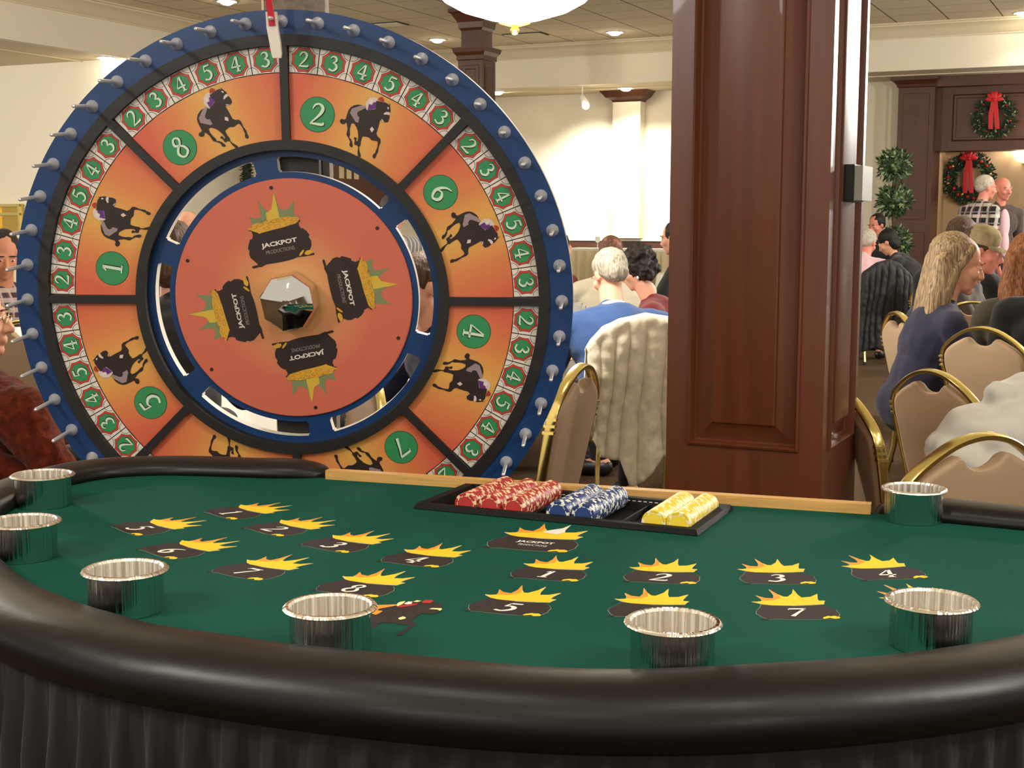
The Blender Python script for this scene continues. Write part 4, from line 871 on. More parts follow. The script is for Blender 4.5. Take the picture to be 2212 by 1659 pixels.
def person(name, lab, px, py, Y, face, top='black', bottom='black', sk='light', hair=('short', 'dark'), lean=18, sex='m', standing=False, pitch=10, yaw=0, arms='table', voxel=.008, collar=None, hs=1.0, glasses=False, torso_w=1.0, extra=None, group=None):
    """px,py = centre of the head in the photo at distance Y"""
    hd = PY(px, py, Y); rz = math.radians(face-90); R_ = Matrix.Rotation(rz, 4, 'Z')
    la = math.radians(lean); d = Vector((0, math.sin(la), math.cos(la)))
    hipz = .52 if not standing else .93
    sw = (.185 if sex == 'm' else .158)*torso_w
    nd = Vector((0, math.sin(la*1.2+.12), math.cos(la*1.2+.12)))
    base_up = (d*.47+nd*.09).z+.10
    k = (hd.z-hipz)/base_up; k = max(.78, min(1.22, k)) if not standing else (hd.z-hipz)/base_up
    hip = Vector((0, 0, hd.z-base_up*k))
    nb = hip+d*.47*k; nt_ = nb+nd*.09; head = nt_+Vector((0, .025*math.cos(la)+.02*math.sin(la), .10))
    HR = Matrix.Translation(head) @ Matrix.Rotation(math.radians(yaw), 4, 'Z') @ Matrix.Rotation(-math.radians(pitch), 4, 'X') @ Matrix.Diagonal((hs, hs, hs, 1))
    off = R_ @ head; root = empty(name, (hd.x-off.x, hd.y-off.y, 0), (0, 0, rz)); tag(root, lab, 'person', group)
    right = Vector((1, 0, 0)); J = {}
    for s in (1, -1):
        sh = nb-d*.055+right*sw*s
        if arms == 'table': el = sh+Vector((.05*s, .13, -.25)); wr = el+Vector((-.09*s, .21, .06))
        elif arms == 'down': el = sh+Vector((.05*s, -.03, -.28)); wr = el+Vector((-.01*s, .07, -.24))
        elif arms == 'face': el = sh+Vector((.04*s, .2, -.2)); wr = el+Vector((-.10*s, .04, .2))
        elif arms == 'lap': el = sh+Vector((.05*s, .04, -.27)); wr = el+Vector((-.10*s, .2, -.06))
        elif arms == 'reach': el = sh+Vector((.03*s, .18, -.18)); wr = el+Vector((-.04*s, .22, -.02))
        if standing: hp = hip+right*.09*s; kn = hp+Vector((.01*s, .02, -.42*hip.z/.93)); an = Vector((hp.x+.02*s, -.02, .08))
        else: hp = hip+right*.09*s-Vector((0, 0, .02)); kn = hp+Vector((.05*s, .43, -.0)); kn.z = .50; an = Vector((kn.x, kn.y-.04, .09))
        J[s] = (sh, el, wr, hp, kn, an)
    # body: one continuous skin
    mb = MB(); g = 0.0
    def torso(m, g):
        m.ell(hip+d*.02, (sw*.86+g, .105+g, .12+g), R=Matrix.Rotation(-la, 3, 'X')); m.ell(hip+d*.15*k, (sw*.80+g, .10+g, .15+g), R=Matrix.Rotation(-la, 3, 'X'))
        m.ell(hip+d*.32*k, (sw*.93+g, .105+g, .16+g), R=Matrix.Rotation(-la, 3, 'X'))
        m.cap(J[1][0]-right*.02, J[-1][0]+right*.02, .052+g, .052+g)
        m.cap(nb-d*.02, J[1][0], .062+g, .05+g); m.cap(nb-d*.02, J[-1][0], .062+g, .05+g)
    torso(mb, -.004); mb.cap(nb-d*.05, nt_+Vector((0, .01, .03)), .055 if sex == 'm' else .046, .050 if sex == 'm' else .042)
    for s in (1, -1):
        sh, el, wr, hp, kn, an = J[s]
        mb.cap(sh, el, .045, .036); mb.cap(el, wr, .036, .025); dr = (wr-el).normalized(); pm_ = wr+dr*.045
        mb.cap(wr, wr+dr*.075, .024, .03, flat_=.55)
        for f, (o_, ln) in enumerate(((-.024, .062), (-.009, .072), (.007, .068), (.022, .052))):
            b_ = wr+dr*.082+right*o_; mb.cap(b_, b_+dr*ln*.6+Vector((0, 0, -.006)), .0088, .0085); mb.cap(b_+dr*ln*.6+Vector((0, 0, -.006)), b_+dr*ln*.9+Vector((0, 0, -.03)), .0085, .0075)
        b_ = wr+dr*.03-right*s*.022; mb.cap(b_, b_+dr*.045-right*s*.028, .011, .009)
        mb.cap(hp, kn, .075, .055); mb.cap(kn, an, .052, .036); mb.cap(an-Vector((0, .03, .03)), an+Vector((0, .14, -.05)), .036, .03)
    H_ = HR
    mb.ell((0, -.012, .03), (.073, .092, .085), T=H_, nu=24, nv=16); mb.ell((0, .02, -.03), (.058, .072, .082), T=H_, nu=24, nv=16); mb.ell((0, .035, -.074), (.045, .048, .036), T=H_); mb.ell((0, .070, -.092), .02, T=H_)
    mb.cap((0, .086, .010), (0, .107, -.030), .0085, .0135, T=H_); mb.ell((.011, .098, -.034), .009, T=H_); mb.ell((-.011, .098, -.034), .009, T=H_)
    mb.ell((0, .089, -.057), (.022, .010, .0062), T=H_); mb.ell((0, .087, -.068), (.019, .010, .0072), T=H_)
    for s in (1, -1):
        mb.ell((.028*s, .080, .022), (.023, .012, .0075), T=H_); mb.ell((.036*s, .058, -.026), .026, T=H_)
        mb.ell((.071*s, -.004, -.008), (.010, .019, .032), T=H_); mb.ell((.029*s, .0795, .002), (.015, .008, .010), T=H_)
    o = bpy.data.objects.new('body', evalmesh(mb, 'body', voxel, SK[sk], 2)); C.objects.link(o); o.parent = root
    em = MB()
    for s in (1, -1):
        em.ell((.029*s, .0825, .002), (.0125, .0075, .0055), T=H_); em.ell((.029*s, .0888, .0015), (.0052, .002, .005), T=H_, mi=1)
        em.ell((.029*s, .091, .026), (.020, .005, .0032), T=H_, mi=2)
    em.obj('eyes', [M_eye, M_iris, HM[hair[1]]], root)
    # clothes
    nz = random.uniform(0, 50)
    def folds(amp, kf=1.0):
        def f(co, n_):
            q = co*9*kf+Vector((nz, 0, 0)); return amp*(noise.noise(Vector((q.x, q.y*.9, q.z*.45)))*1.4+.6*noise.noise(q*2.3))
        return f
    mb = MB(); g = .014; torso(mb, g); mb.cap(nb-d*.04, nb+nd*.035, .066, .056 if sex == 'm' else .05)
    for s in (1, -1):
        sh, el, wr, hp, kn, an = J[s]; mb.cap(sh, el, .062, .052); mb.cap(el, el+(wr-el)*.93, .052, .036)
    if standing: mb.ell(hip-Vector((0, 0, .05)), (sw*.9+.02, .135, .12))
    o = bpy.data.objects.new('top', evalmesh(mb, 'top', .011, CL[top], 3, folds(.009))); C.objects.link(o); o.parent = root
    mb = MB(); mb.ell(hip, (sw*.88+.02, .14, .12))
    for s in (1, -1):
        sh, el, wr, hp, kn, an = J[s]; mb.cap(hp, kn, .094, .072); mb.cap(kn, an+Vector((0, 0, .02)), .070, .054)
    o = bpy.data.objects.new('trousers', evalmesh(mb, 'trousers', .014, CL[bottom], 3, folds(.008))); C.objects.link(o); o.parent = root
    for s in (1, -1): an = J[s][5]; MB().cap(Vector((an.x, an.y-.03, .045)), Vector((an.x, an.y+.15, .038)), .044, .036, flat_=1).obj('shoe', M_black, root)
    # hair
    ht, hc = hair; mb = MB(); T = HR; amp = .004; vx = .006; hd_ = None
    if ht == 'short': mb.ell((0, -.024, .036), (.083, .094, .086), T=T, nu=24, nv=16); mb.ell((0, -.055, -.01), (.068, .055, .055), T=T)
    elif ht == 'bald': mb.ell((0, -.040, .0), (.079, .068, .05), T=T, nu=24, nv=16); mb.ell((0, -.02, .03), (.0745, .085, .083), T=T)
    elif ht == 'fringe': mb.ell((0, -.040, -.002), (.082, .070, .045), T=T, nu=24, nv=16)
    elif ht == 'curly':
        mb.ell((0, -.025, .042), (.104, .108, .098), T=T, nu=24, nv=16); mb.ell((.04, -.05, -.02), (.07, .07, .07), T=T); mb.ell((-.04, -.05, -.02), (.07, .07, .07), T=T); amp = .02
    elif ht == 'bob':
        mb.ell((0, -.024, .04), (.088, .098, .088), T=T, nu=24, nv=16); mb.ell((0, -.05, -.03), (.082, .06, .085), T=T); amp = .006
    elif ht == 'long':
        mb.ell((0, -.034, .038), (.082, .092, .086), T=T, nu=24, nv=16); amp = .003
        Ti = HR.inverted(); 
        def hl(p): return HR @ Vector(p)
        for s in (1, -1):
            mb.cap(hl((.060*s, .02, .07)), hl((.074*s, -.028, -.03)), .018, .026); mb.cap(hl((.074*s, -.028, -.03)), hl((.080*s, -.045, -.12)), .028, .034)
            q = hl((.080*s, -.045, -.12)); mb.cap(q, Vector((q.x*1.1, q.y-.05, q.z-.17)), .038, .026)
        for x in (-.055, -.02, .02, .055):
            q = hl((x, -.075, .0)); q2 = Vector((x*1.25, q.y-.03, q.z-.16)); q3 = Vector((x*1.35, q.y-.075, q.z-.33)); mb.cap(q, q2, .042, .044); mb.cap(q2, q3, .044, .02)
    elif ht == 'bun': mb.ell((0, -.022, .036), (.082, .096, .086), T=T, nu=24, nv=16); mb.ell((0, -.115, .02), .045, T=T)
    def hf(co, n_): q = co*28+Vector((nz, 0, 0)); return amp*(noise.noise(Vector((q.x, q.y, q.z*(.25 if ht in ('long', 'bob') else 1))))+.5*noise.noise(q*2.2))
    o = bpy.data.objects.new('hair', evalmesh(mb, 'hair', vx, HM[hc], 2, hf)); C.objects.link(o); o.parent = root
    if collar: 
        mb = MB(); mb.lathe([(.058, .0), (.064, .008), (.060, .018), (.055, .012)], 24, T=Matrix.Translation(nb+nd*.028) @ Matrix.Rotation(-la*1.2, 4, 'X')); mb.obj('collar', collar, root)
    if glasses:
        mb = MB()
        for s in (1, -1):
            mb.tube([HR @ Vector((.030*s+.021*math.cos(a*PI/8), .098, .002+.015*math.sin(a*PI/8))) for a in range(16)], .0011, seg=6, closed=True)
            mb.tube([HR @ Vector((.051*s, .098, .004)), HR @ Vector((.075*s, .0, .002))], .0011, seg=6)
        mb.tube([HR @ Vector((-.009, .099, .004)), HR @ Vector((.009, .099, .004))], .0011, seg=6); mb.obj('glasses', M_gold, root)
    root['_h'] = 0; del root['_h']
    return root, HR, J, nb
# group round the middle table
person('person', 'grey-haired man seen from behind in a bright blue sweater with white collar', 1316, 610, 5.85, 100, 'blue', 'black', 'light', ('short', 'grey'), lean=26, pitch=28, yaw=16, voxel=.007, collar=M_white, torso_w=1.16, hs=.90)
r_, HR_, J_, nb_ = person('person', 'woman with dark curly hair and pearl earring in a dark red top', 1376, 597, 6.75, 165, 'maroon', 'black', 'light', ('curly', 'dark'), lean=24, sex='f', pitch=24, yaw=0, voxel=.008, hs=.84)
for s in (1, -1): MB().ell((.075*s, .004, -.052), (.007, .007, .010), T=HR_).obj('earring', M_white, r_)
r_, HR_, J_, nb_ = person('person', 'balding man seen from behind in cream shirt, beyond the grey-haired man', 1319, 560, 8.4, 92, 'cream', 'black', 'brown', ('bald', 'stubble'), lean=22, pitch=14, torso_w=1.1)
person('person', 'person in a dark red patterned shirt beside the upper right rim of wheel', 1208, 548, 10.0, 40, 'maroon', 'black', 'light', ('short', 'dark'), lean=10, arms='lap')
person('person', 'person in a black jacket partly hidden by the left edge of column', 1458, 515, 9.6, 150, 'darkgrey', 'black', 'light', ('short', 'dark'), lean=14, arms='table')
# left side
rw_, _h, _j, _n = person('person', 'smiling woman with glasses in a fuzzy rust cardigan at the left edge', -58, 716, 3.95, 8, 'rust', 'black', 'light', ('bob', 'brown'), lean=14, sex='f', pitch=2, yaw=0, arms='reach', voxel=.006, glasses=True, torso_w=1.35)
mb = MB(); inv = (Matrix.Translation(rw_.location) @ Matrix.Rotation(rw_.rotation_euler.z, 4, 'Z')).inverted()
def wl(x, y, Y): return inv @ PY(x, y, Y)
mb.cap(wl(-60, 850, 3.95), wl(50, 900, 3.75), .10, .085); mb.cap(wl(50, 900, 3.75), wl(118, 1010, 3.7), .085, .06); mb.ell(wl(-30, 980, 3.9), (.2, .2, .2)); mb.cap(wl(-10, 870, 4.05), wl(80, 930, 4.0), .075, .06)
o = bpy.data.objects.new('cardigan_sleeve', evalmesh(mb, 'cardigan_sleeve', .009, CL['rust'], 2, lambda co, n_: .012*noise.noise(co*14)+.005*noise.noise(co*45))); C.objects.link(o); o.parent = rw_
person('person', 'dark-haired man in a plaid shirt at the left edge above the woman in rust', 8, 563, 6.9, 300, 'plaidr', 'black', 'tan', ('short', 'dark'), lean=12, pitch=22, arms='table')
person('person', 'brown-haired person in black glimpsed through the left windows of the wheel', 372, 566, 4.7, 100, 'black', 'black', 'light', ('bob', 'brown'), lean=12, sex='f', arms='table', torso_w=1.15)
person('person', 'balding man facing us, glimpsed through the upper left window of the wheel', 404, 494, 8.6, 262, 'black', 'black', 'light', ('fringe', 'stubble'), lean=4, pitch=5)
person('person', 'person in a striped shirt glimpsed through the right window of the wheel', 850, 447, 8.7, 290, 'stripe', 'black', 'light', ('short', 'dark'), lean=16, pitch=20, torso_w=1.35)
person('person', 'person in navy glimpsed through the lower right window of the wheel', 906, 640, 4.95, 215, 'navy', 'black', 'light', ('short', 'brown'), lean=16, sex='m', arms='table', torso_w=1.1)
# right side
person('person', 'woman in profile with long blonde hair and a navy top', 2068, 585, 5.45, 4, 'navy', 'navy', 'light', ('long', 'blonde'), lean=14, sex='f', pitch=14, yaw=-4, voxel=.0045, arms='table', torso_w=1.08)
person('person', 'woman with long reddish-brown hair in an olive top at the right edge', 2218, 578, 6.1, 70, 'olive', 'black', 'light', ('long', 'auburn'), lean=10, sex='f', pitch=6, arms='table')
person('person', 'person in a black jacket cut off by the right edge, seen from behind', 2318, 560, 5.6, 70, 'darkgrey', 'black', 'light', ('short', 'dark'), lean=14, arms='lap', torso_w=1.3)
r_, HR_, J_, nb_ = person('person', 'man in a tan camouflage cap behind the blonde woman', 2122, 545, 7.0, 332, 'slate', 'black', 'red', ('short', 'brown'), lean=18, pitch=16)
mb = MB(); T = HR_; mb.lathe([(.088, .028), (.090, .05), (.084, .085), (.06, .115), (.02, .128), (.001, .129)], 28, T=T @ Matrix.Translation((0, -.012, 0)), cap=False)
v = []; 
for i in range(13):
    a = math.radians(20+i*140/12); v += [(math.cos(a)*.082, math.sin(a)*.085-.01, .036), (math.cos(a)*.080, math.sin(a)*.165-.01+.0, .028-.016*abs(math.cos(a)))]
mb.add(v, [(2*i, 2*i+1, 2*i+3, 2*i+2) for i in range(12)], 0, T); mb.recalc = False
mb.obj('cap', mat('cap_camo', (138, 122, 88), .9, var=.35, vscale=22), r_, ang=60)
person('person', 'dark-haired man seen from behind, left of the camouflage cap', 2078, 517, 7.9, 60, 'black', 'black', 'tan', ('short', 'brown'), lean=16, pitch=14, hs=1.08)
person('person', 'grey-haired man in a pink shirt left of the woman in black', 1874, 524, 12.6, 60, 'pink', 'black', 'red', ('short', 'white'), lean=34, pitch=25, yaw=-10)
person('person', 'woman with pinned dark hair and black top leaning over a table', 1918, 520, 13.5, 150, 'black', 'black', 'light', ('bob', 'black'), lean=40, sex='f', pitch=34, yaw=0, torso_w=1.2)
person('person', 'dark-haired man facing us above the grey-haired man in pink', 1894, 480, 15.0, 215, 'black', 'black', 'red', ('short', 'black'), lean=12, pitch=18, arms='lap')
person('person', 'standing white-haired man in a black and white plaid flannel jacket', 2130, 402, 13.6, 18, 'plaid', 'jeans', 'red', ('short', 'white'), lean=10, standing=True, pitch=10, yaw=-15, arms='down', torso_w=1.25)
r_, HR_, J_, nb_ = person('person', 'standing bald man with moustache in dark sport coat over pink shirt', 2166, 408, 13.9, 285, 'slate', 'jeans', 'red', ('fringe', 'white'), lean=2, standing=True, pitch=6, yaw=8, arms='down', torso_w=1.12)
mb = MB(); mb.ell(nb_+Vector((0, .088, -.17)), (.062, .045, .16)); mb.ell(nb_+Vector((0, .105, -.36)), (.05, .04, .14)); mb.obj('shirt', CL['pink'], r_)
mb = MB(); mb.ell((0, .092, -.050), (.026, .009, .007), T=HR_); mb.obj('moustache', HM['grey'], r_)
# ---------------------------------------------------------------- tables and what stands on them
def round_table(x, y, lab, r_=.76, z=.755):
    N = 96; v = []; zs_ = [(0, z), (r_*.6, z), (r_*.97, z), (r_, z-.004), (r_+.012, z-.03), (r_+.02, z-.12), (r_+.035, z-.26), (r_+.045, z-.42)]
    mb = MB(); ph_ = random.uniform(0, 6)
    for j, (rr, zz) in enumerate(zs_):
        for i in range(N):
            a = i*2*PI/N; f = max(0, j-3)/4; q = rr+f*.035*math.sin(a*14+ph_+1.3*math.sin(a*3)); v.append((q*math.cos(a), q*math.sin(a), zz-(f*.05*abs(math.sin(a*2)) if j == 7 else 0)))
    mb.add(v, [(j*N+i, j*N+(i+1) % N, (j+1)*N+(i+1) % N, (j+1)*N+i) for j in range(7) for i in range(N)])
    rt = empty('round_table', (x, y, 0)); tag(rt, lab, 'table', 'round banquet tables')
    mb.obj('tablecloth', M_cloth, rt, ang=60)
    MB().lathe([(.001, z-.03), (r_-.02, z-.03), (r_-.02, z-.008), (.001, z-.008)], 48).obj('tabletop', M_pine, rt)
    mb = MB(); mb.cap((0, 0, .04), (0, 0, z-.04), .04, .04)
    for k in range(4): a = k*PI/2+.4; mb.tube([(0, 0, .10), (.4*math.cos(a), .4*math.sin(a), .02)], .018)
    mb.obj('pedestal', M_black, rt)
round_table(-.42, 7.05, 'round table under a white cloth in front of the man in blue')
round_table(-1.75, 5.9, 'round table under a white cloth behind the left side of the wheel')
round_table(3.5, 6.7, 'round table under a white cloth right of the auburn-haired woman')
round_table(-.75, 11.4, 'round table under a white cloth seen through the right window of wheel')
round_table(2.2, 13.4, 'round table under a white cloth beside the man in pink')
def glass(lab, loc, h=.12, r_=.036, fill=None, group='drinking glasses on the round tables'):
    rt = empty('drinking_glass', loc); tag(rt, lab, 'glass', group)
    MB().lathe([(.001, .002), (r_*.82, .0), (r_, h), (r_-.002, h), (r_*.8, .006), (.001, .006)], 24).obj('tumbler', M_glass, rt)
    if fill: MB().lathe([(.001, .007), (r_*.78, .007), (r_*.9, h*.7), (.001, h*.7)], 20).obj('drink', fill, rt)
M_yel = mat('yellow_drink', (226, 190, 60), .3); M_milk = mat('white_ware', (236, 232, 224), .3)
for (px, py, Y, lab, f) in ((1242, 672, 6.35, 'clear drinking glass between the wheel rim and the blue sweater', None), (1249, 690, 6.15, 'clear drinking glass low beside the blue sweater', M_milk), (912, 597, 11.3, 'white drink glass seen through the right window of wheel', M_milk), (924, 595, 11.1, 'yellow drink glass seen through the right window of wheel', M_yel)):
    p = PY(px, py, Y); glass(lab, (p.x, p.y, .757), fill=f)
p = PY(1418, 600, 6.9)
rt = empty('plate_stack', (p.x-.62, p.y, .757)); tag(rt, 'white plate on the round table in front of the man in blue', 'plate'); MB().lathe([(.001, .0), (.07, .0), (.12, .014), (.118, .017), (.068, .005), (.001, .005)], 32).obj('plate', M_milk, rt)
# red tinsel on the left table
mb = MB(); rr = random.Random(5)
for i in range(260):
    a = rr.uniform(0, 2*PI); r_ = .16*math.sqrt(rr.random()); z = .005+rr.random()*.10*(1-r_/.17); x, y = r_*math.cos(a), r_*math.sin(a); b_ = rr.uniform(0, 6.28); l_ = .03
    mb.add([(x-l_*math.cos(b_), y-l_*math.sin(b_), z), (x+l_*math.cos(b_), y+l_*math.sin(b_), z+rr.uniform(-.01, .02)), (x+l_*math.cos(b_), y+l_*math.sin(b_)+.008, z+.015), (x-l_*math.cos(b_), y-l_*math.sin(b_)+.008, z+.012)], [(0, 1, 2, 3)])
mb.recalc = False; mb.weld = False
p = PY(396, 770, 5.45); o = mb.obj('tinsel', mat('red_foil', (190, 16, 30), .25, .5), smooth=False); o.location = (p.x, p.y, .757); tag(o, 'heap of red foil tinsel on white cloth seen through the left window of wheel', 'tinsel', kind='stuff')
# long head table with gathered skirt at the back wall
t0, t1 = PV(1215, 540, 18.7).x, PV(1500, 540, 18.7).x; tz = PV(1320, 539, 18.7).z
ht = empty('head_table', (0, 0, 0), (0, 0, -PSI)); tag(ht, 'long table with white top and cream pleated skirt along the back wall', 'table')
MB().box((t0, 18.7, tz-.02), (t1, 19.35, tz+.012)).obj('tabletop', M_cloth, ht, smooth=False)
v = []; N = 260
for z, am in ((tz-.02, .006), (tz-.12, .02), (tz-.4, .028), (.01, .032)):
    for i in range(N): u = t0+(t1-t0)*i/(N-1); v.append((u, 18.69-am*(1+math.sin(u*42+1.5*noise.noise(Vector((u*5, 0, 0)))*3)), z))
mb = MB(); mb.add(v, [(j*N+i, j*N+i+1, (j+1)*N+i+1, (j+1)*N+i) for j in range(3) for i in range(N-1)]); mb.box((t0, 18.7, 0), (t1, 19.3, tz-.02)); mb.recalc = False
mb.obj('pleated_skirt', M_cream, ht, ang=70)
p = PV(1291, 536, 18.9); g = wd(p.x, p.y, tz+.013)
rt = empty('wine_glass', g); tag(rt, 'white candle glass standing on the long table at the back wall', 'glass'); MB().lathe([(.04, 0), (.006, .01), (.006, .08), (.035, .1), (.04, .17), (.036, .17), (.001, .1)], 20).obj('goblet', M_milk, rt)
# ---------------------------------------------------------------- clothes laid over chairs
def lerp_tab(tab, x):
    for (a, b), (c_, d) in zip(tab, tab[1:]):
        if x <= c_: t = (x-a)/(c_-a) if c_ > a else 0; return b+(d-b)*max(0, min(1, t))
    return tab[-1][1]
def drape(chair_, name, lab, cat, m, x0, x1, topt, hem, fold, amp, front=.22, th=.016, jit=.006, seed=1):
    NX, NV = 110, 60; v = []
    for j in range(NV):
        t = j/(NV-1)
        for i in range(NX):
            x = x0+(x1-x0)*i/(NX-1); zt_ = lerp_tab(topt, x); zh = lerp_tab(hem, x)
            if t < .22: s_ = t/.22; z = zt_-front*(1-s_); y = .038
            elif t < .32: a = (t-.22)/.10*PI; z = zt_+.024*math.sin(a); y = .038*math.cos(a)
            else: s_ = (t-.32)/.68; z = zt_+(zh-zt_)*s_; y = -.038-.045*min(1, s_*3)
            zz = max(z, .45); yb = -.19-(zz-.45)*.20; dn = max(0, zt_-z)
            f = fold(x, dn)*amp*min(1, dn/.08) if t > .3 else 0
            nz_ = noise.noise(Vector((x*30+seed, z*30, t*3)))*jit
            v.append((x+noise.noise(Vector((x*5, z*6, seed)))*.01, yb+y-f+nz_, z))
    mb = MB(); mb.add(v, [(j*NX+i, j*NX+i+1, (j+1)*NX+i+1, (j+1)*NX+i) for j in range(NV-1) for i in range(NX-1)]); mb.recalc = False
    me = mb.mesh(name, m, True, 180); o = bpy.data.objects.new(name, me); C.objects.link(o)
    md = o.modifiers.new('t', 'SOLIDIFY'); md.thickness = th; md.offset = 0
    dg = bpy.context.evaluated_depsgraph_get(); dg.update(); me2 = bpy.data.meshes.new_from_object(o.evaluated_get(dg)); o.modifiers.clear(); o.data = me2
    me2.shade_smooth()
    o.location = chair_.location; o.rotation_euler = chair_.rotation_euler; o.scale = chair_.scale
    tag(o, lab, cat); return o
def ff(x, d):
    w_ = .078+.014*math.sin(x*13+1); q = x/w_+.35*math.sin(d*4+x*7); s = abs(math.sin(q*PI)); return 1.1*(s**.5)-.6
drape(cB, 'fur_coat', 'cream quilted fur coat draped over the banquet chair behind the blue sweater', 'coat', M_fur, -.215, .235, [(-.215, .765), (-.20, .795), (-.16, .842), (-.1, .872), (0, .892), (.1, .876), (.16, .848), (.2, .80), (.235, .76)],
      [(-.215, .56), (-.19, .45), (-.165, .38), (-.085, .365), (-.08, .33), (-.055, .27), (-.02, .265), (.02, .31), (.06, .375), (.075, .38), (.12, .36), (.235, .45)], ff, .045, jit=.010)
drape(cH, 'coat', 'long black coat draped over a banquet chair in front of the man in pink', 'coat', M_blkc, -.26, .27, [(-.26, .70), (-.2, .80), (-.1, .875), (0, .90), (.1, .875), (.2, .79), (.27, .68)],
      [(-.26, .10), (-.1, .16), (0, .12), (.1, .2), (.2, .1), (.27, .22)], ff, .04, jit=.01, seed=9)
cW = chair(2236, 853, 3.05, 62, 'banquet chair under the white fleece jacket', group=G)
mb = MB(); q = [PY(2245, 985, 3.0), PY(2120, 985, 2.98), PY(2200, 930, 3.0), PY(2100, 920, 3.0), PY(2050, 985, 2.98), PY(2182, 862, 3.03), PY(2230, 850, 3.03), PY(2155, 850, 3.0)]
mb.ell(q[0], (.17, .12, .13)); mb.ell(q[1], (.12, .10, .11)); mb.ell(q[2], (.13, .10, .075)); mb.ell(q[3], (.065, .07, .055)); mb.cap(q[3], q[4]+Vector((.01, 0, -.05)), .055, .045); mb.ell(q[5], (.062, .055, .048)); mb.ell(q[6], (.07, .06, .050)); mb.ell(q[7], (.034, .04, .034))
for (x, y) in ((2060, 1040), (2130, 1060), (2200, 1060), (2260, 1050)): mb.cap(PY(x, 990, 2.98), PY(x, y+60, 2.95), .055, .05)
o = bpy.data.objects.new('fleece_jacket', evalmesh(mb, 'fleece_jacket', .008, M_flee, 6, lambda co, n_: .016*noise.noise(Vector((co.x*11, co.y*8, co.z*24)))+.006*noise.noise(co*30))); C.objects.link(o)
tag(o, 'white hooded fleece jacket heaped over a chair at the right edge', 'jacket')
# ---------------------------------------------------------------- greenery and decoration
def leaf(mb, p, d, up_, l_, w_, mi=0):
    d = d.normalized(); s = d.cross(up_).normalized()*w_; k = d.cross(s).normalized()*w_*.35
    mb.add([p, p+d*l_*.5+s+k, p+d*l_, p+d*l_*.5-s+k, p+d*l_*.5-k*.3], [(0, 1, 4), (1, 2, 4), (2, 3, 4), (3, 0, 4)], mi)
M_leaf2 = mat('leaf_light', (142, 164, 118), .4)
tp = PY(1932, 400, 17.6); tr = empty('topiary', (tp.x, tp.y, 0)); tag(tr, 'three-ball potted topiary of glossy green leaves in front of the portal pilaster', 'topiary')
rr = random.Random(2)
for cy_, rad in ((357, .205), (434, .215), (526, .22)):
    c_ = PY(1932, cy_, 17.6)-Vector((tp.x, tp.y, 0)); mb = MB(); mb.ell(c_, rad*.62)
    for i in range(420):
        n_ = Vector((rr.gauss(0, 1), rr.gauss(0, 1), rr.gauss(0, 1))).normalized(); pos = c_+n_*rad*rr.uniform(.55, .95)
        leaf(mb, pos, (n_*.7+Vector((rr.uniform(-1, 1), rr.uniform(-1, 1), rr.uniform(-1, 1)))*.6), n_, rr.uniform(.06, .1), rr.uniform(.014, .024), 1 if rr.random() < .3 else 0)
    mb.recalc = False; mb.weld = False; mb.obj('foliage', [M_leaf, M_leaf2], tr, smooth=False)
MB().tube([(0, 0, .3), (.02, 0, 1.0), (-.01, .01, 1.6), (0, 0, PY(1932, 357, 17.6).z)], .02).obj('trunk', M_bark, tr)
MB().lathe([(.001, 0), (.13, 0), (.17, .3), (.18, .32), (.155, .32), (.001, .28)], 28).obj('pot', M_black, tr)
def wreath(px, py, v_, R0, r0, lab, nl, deco, bow_h, needle=.07):
    p = PV(px, py, v_); rt = empty('wreath', wd(p.x, p.y, p.z), (0, 0, -PSI)); tag(rt, lab, 'wreath', 'christmas wreaths'); mb = MB()
    mb.tube([(R0*math.cos(a*PI/12), 0, R0*math.sin(a*PI/12)) for a in range(24)], r0*.5, closed=True)
    for i in range(nl):
        a = rr.uniform(0, 2*PI); b_ = rr.uniform(0, 2*PI); c_ = Vector((math.cos(a), 0, math.sin(a))); q = c_*(R0+r0*.5*math.cos(b_))+Vector((0, -abs(r0*.5*math.sin(b_)), 0))
        leaf(mb, q, c_*math.cos(b_)+Vector((0, -abs(math.sin(b_)), 0))+Vector((rr.uniform(-.8, .8), rr.uniform(-.5, .5), rr.uniform(-.8, .8))), Vector((0, -1, 0)), needle*rr.uniform(.7, 1.3), needle*.16, 1 if rr.random() < .12 else 0)
    mb.recalc = False; mb.weld = False; mb.obj('greenery', [M_pineg, M_leaf2], rt, smooth=False)
    for i in range(deco):
        a = 2*PI*i/deco+.2+rr.uniform(-.1, .1); q = Vector((math.cos(a)*(R0+rr.uniform(-.3, .3)*r0), -r0*.75, math.sin(a)*(R0+rr.uniform(-.3, .3)*r0)))
        if 1.2 < a % (2*PI) < 1.9: continue
        MB().ell(q, r0*.22).obj('ornament', M_redo if i % 3 else M_gold, rt)
    mb = MB(); y = -r0*1.0; z0_ = R0+.0
    for s in (1, -1):
        for k in range(3):
            a = math.radians(5+36*k); mb.ell((s*.062*math.cos(a), y-.02-.012*k, z0_+.055*math.sin(a)), (.062, .022, .030), R=Matrix.Rotation(-s*a if s > 0 else a, 3, 'Y'))
        mb.tube([(s*.01, y-.01, z0_), (s*.035, y-.03, z0_-bow_h*.5), (s*.045+.01, y-.01, z0_-bow_h)], 0, sq=(.003, .030, (0, 1, 0)))
    mb.ell((0, y-.03, z0_), .03); mb.obj('bow', M_red, rt, ang=50)
wreath(2148, 252, VPT+.12, .225, .07, 'green christmas wreath with long red ribbon on the mahogany portal header', 520, 12, .40)
wreath(2094, 385, VI-.10, .28, .12, 'christmas wreath with red bow and ornaments on the beige lobby wall', 800, 18, .5)
s_ = (535-1106)/2940; Yw = -11.8/(.901*s_-.433); pw = PY(533, 368, Yw); q = uv(pw)
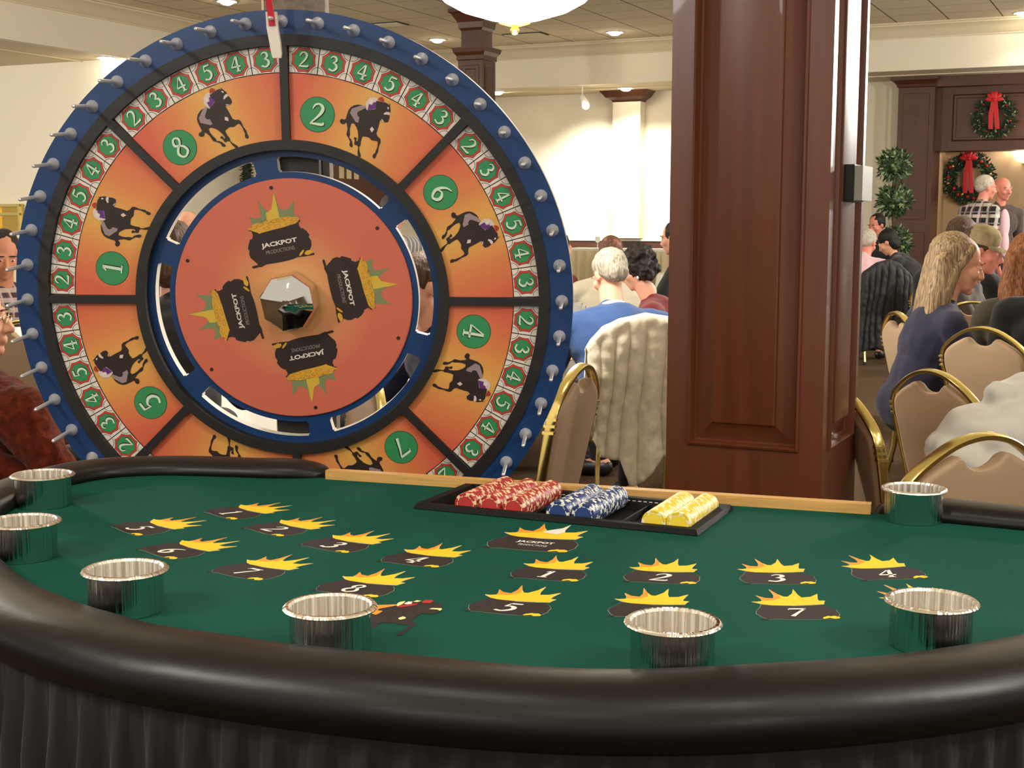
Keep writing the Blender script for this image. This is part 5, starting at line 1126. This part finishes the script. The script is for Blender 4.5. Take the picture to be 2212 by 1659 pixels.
rt = empty('garland', pw, (0, 0, -PSI)); tag(rt, 'dark green garland glimpsed through the upper left window of the wheel', 'garland'); mb = MB(); mb.cap((0, 0, -.3), (0, 0, .3), .06, .06)
for i in range(260):
    z = rr.uniform(-.32, .32); a = rr.uniform(0, 6.28); leaf(mb, Vector((.05*math.cos(a), .05*math.sin(a), z)), Vector((math.cos(a), math.sin(a), rr.uniform(-1, 1))), Vector((0, 0, 1)), .08, .016)
mb.recalc = False; mb.weld = False; mb.obj('greenery', M_pineg, rt, smooth=False)
# wall sconce in the lobby
p = PV(2211, 338, VI-.12); rt = empty('wall_sconce', wd(p.x, p.y, p.z), (0, 0, -PSI)); tag(rt, 'glowing half-bowl wall sconce on the beige lobby wall at the right edge', 'wall lamp')
MB().lathe([(.15, .06), (.14, 0), (.09, -.06), (.001, -.09)], 28, cap=False).obj('glass_bowl', M_bowl, rt); MB().box((-.03, 0, -.1), (.03, .12, .02)).obj('bracket', M_gold, rt, smooth=False)
light('sconce_light', 'POINT', wd(p.x, p.y-.1, p.z+.16), 16, size=.1)
light('lobby_light', 'POINT', wd(p.x+.4, p.y-.9, 2.6), 26, size=.3)  # added fill lamp without a fixture, brightens the beige wall
# gold mirror on the alcove wall
p0, p1 = PV(-90, 441, 13.66), PV(49, 503, 13.66)
gm = empty('wall_mirror', (0, 0, 0), (0, 0, -PSI)); tag(gm, 'gold-framed wall piece on the cream alcove wall left of the wheel', 'mirror')
MB().box((p0.x, 13.64, p1.z), (p1.x, 13.69, p0.z)).obj('gold_panel', M_goldw, gm, smooth=False)
mb = MB()
for z in (p1.z-.02, (p0.z*.65+p1.z*.35), p0.z-.02): mb.box((p0.x, 13.59, z-.018), (p1.x+.01, 13.645, z+.018))
for x in (p0.x, p0.x*.35+p1.x*.65, p1.x-.02): mb.box((x, 13.60, p1.z), (x+.03, 13.645, p0.z))
mb.obj('frame', M_gold, gm, smooth=False)
# mahogany double door with panes on the side wall (glimpsed through the top window of the wheel)
d0, d1 = 18.3, 20.1; mb = MB(); mb.box((-12.0, d0, 0), (-11.93, d1, 2.75))
dm = mb.obj('door_1', M_wood2, smooth=False, mw=ROT); struct(dm)
mb = MB()
for i in range(3): mb.box((-11.935, d0+.16+i*.22, 1.93), (-11.925, d0+.16+i*.22+.14, 2.5))
o = mb.obj('pane', M_cream, dm, smooth=False)
MB().box((-11.93, d0+.12, 1.0), (-11.90, d1-.5, 1.05)).obj('door_handle', M_gold, dm, smooth=False)
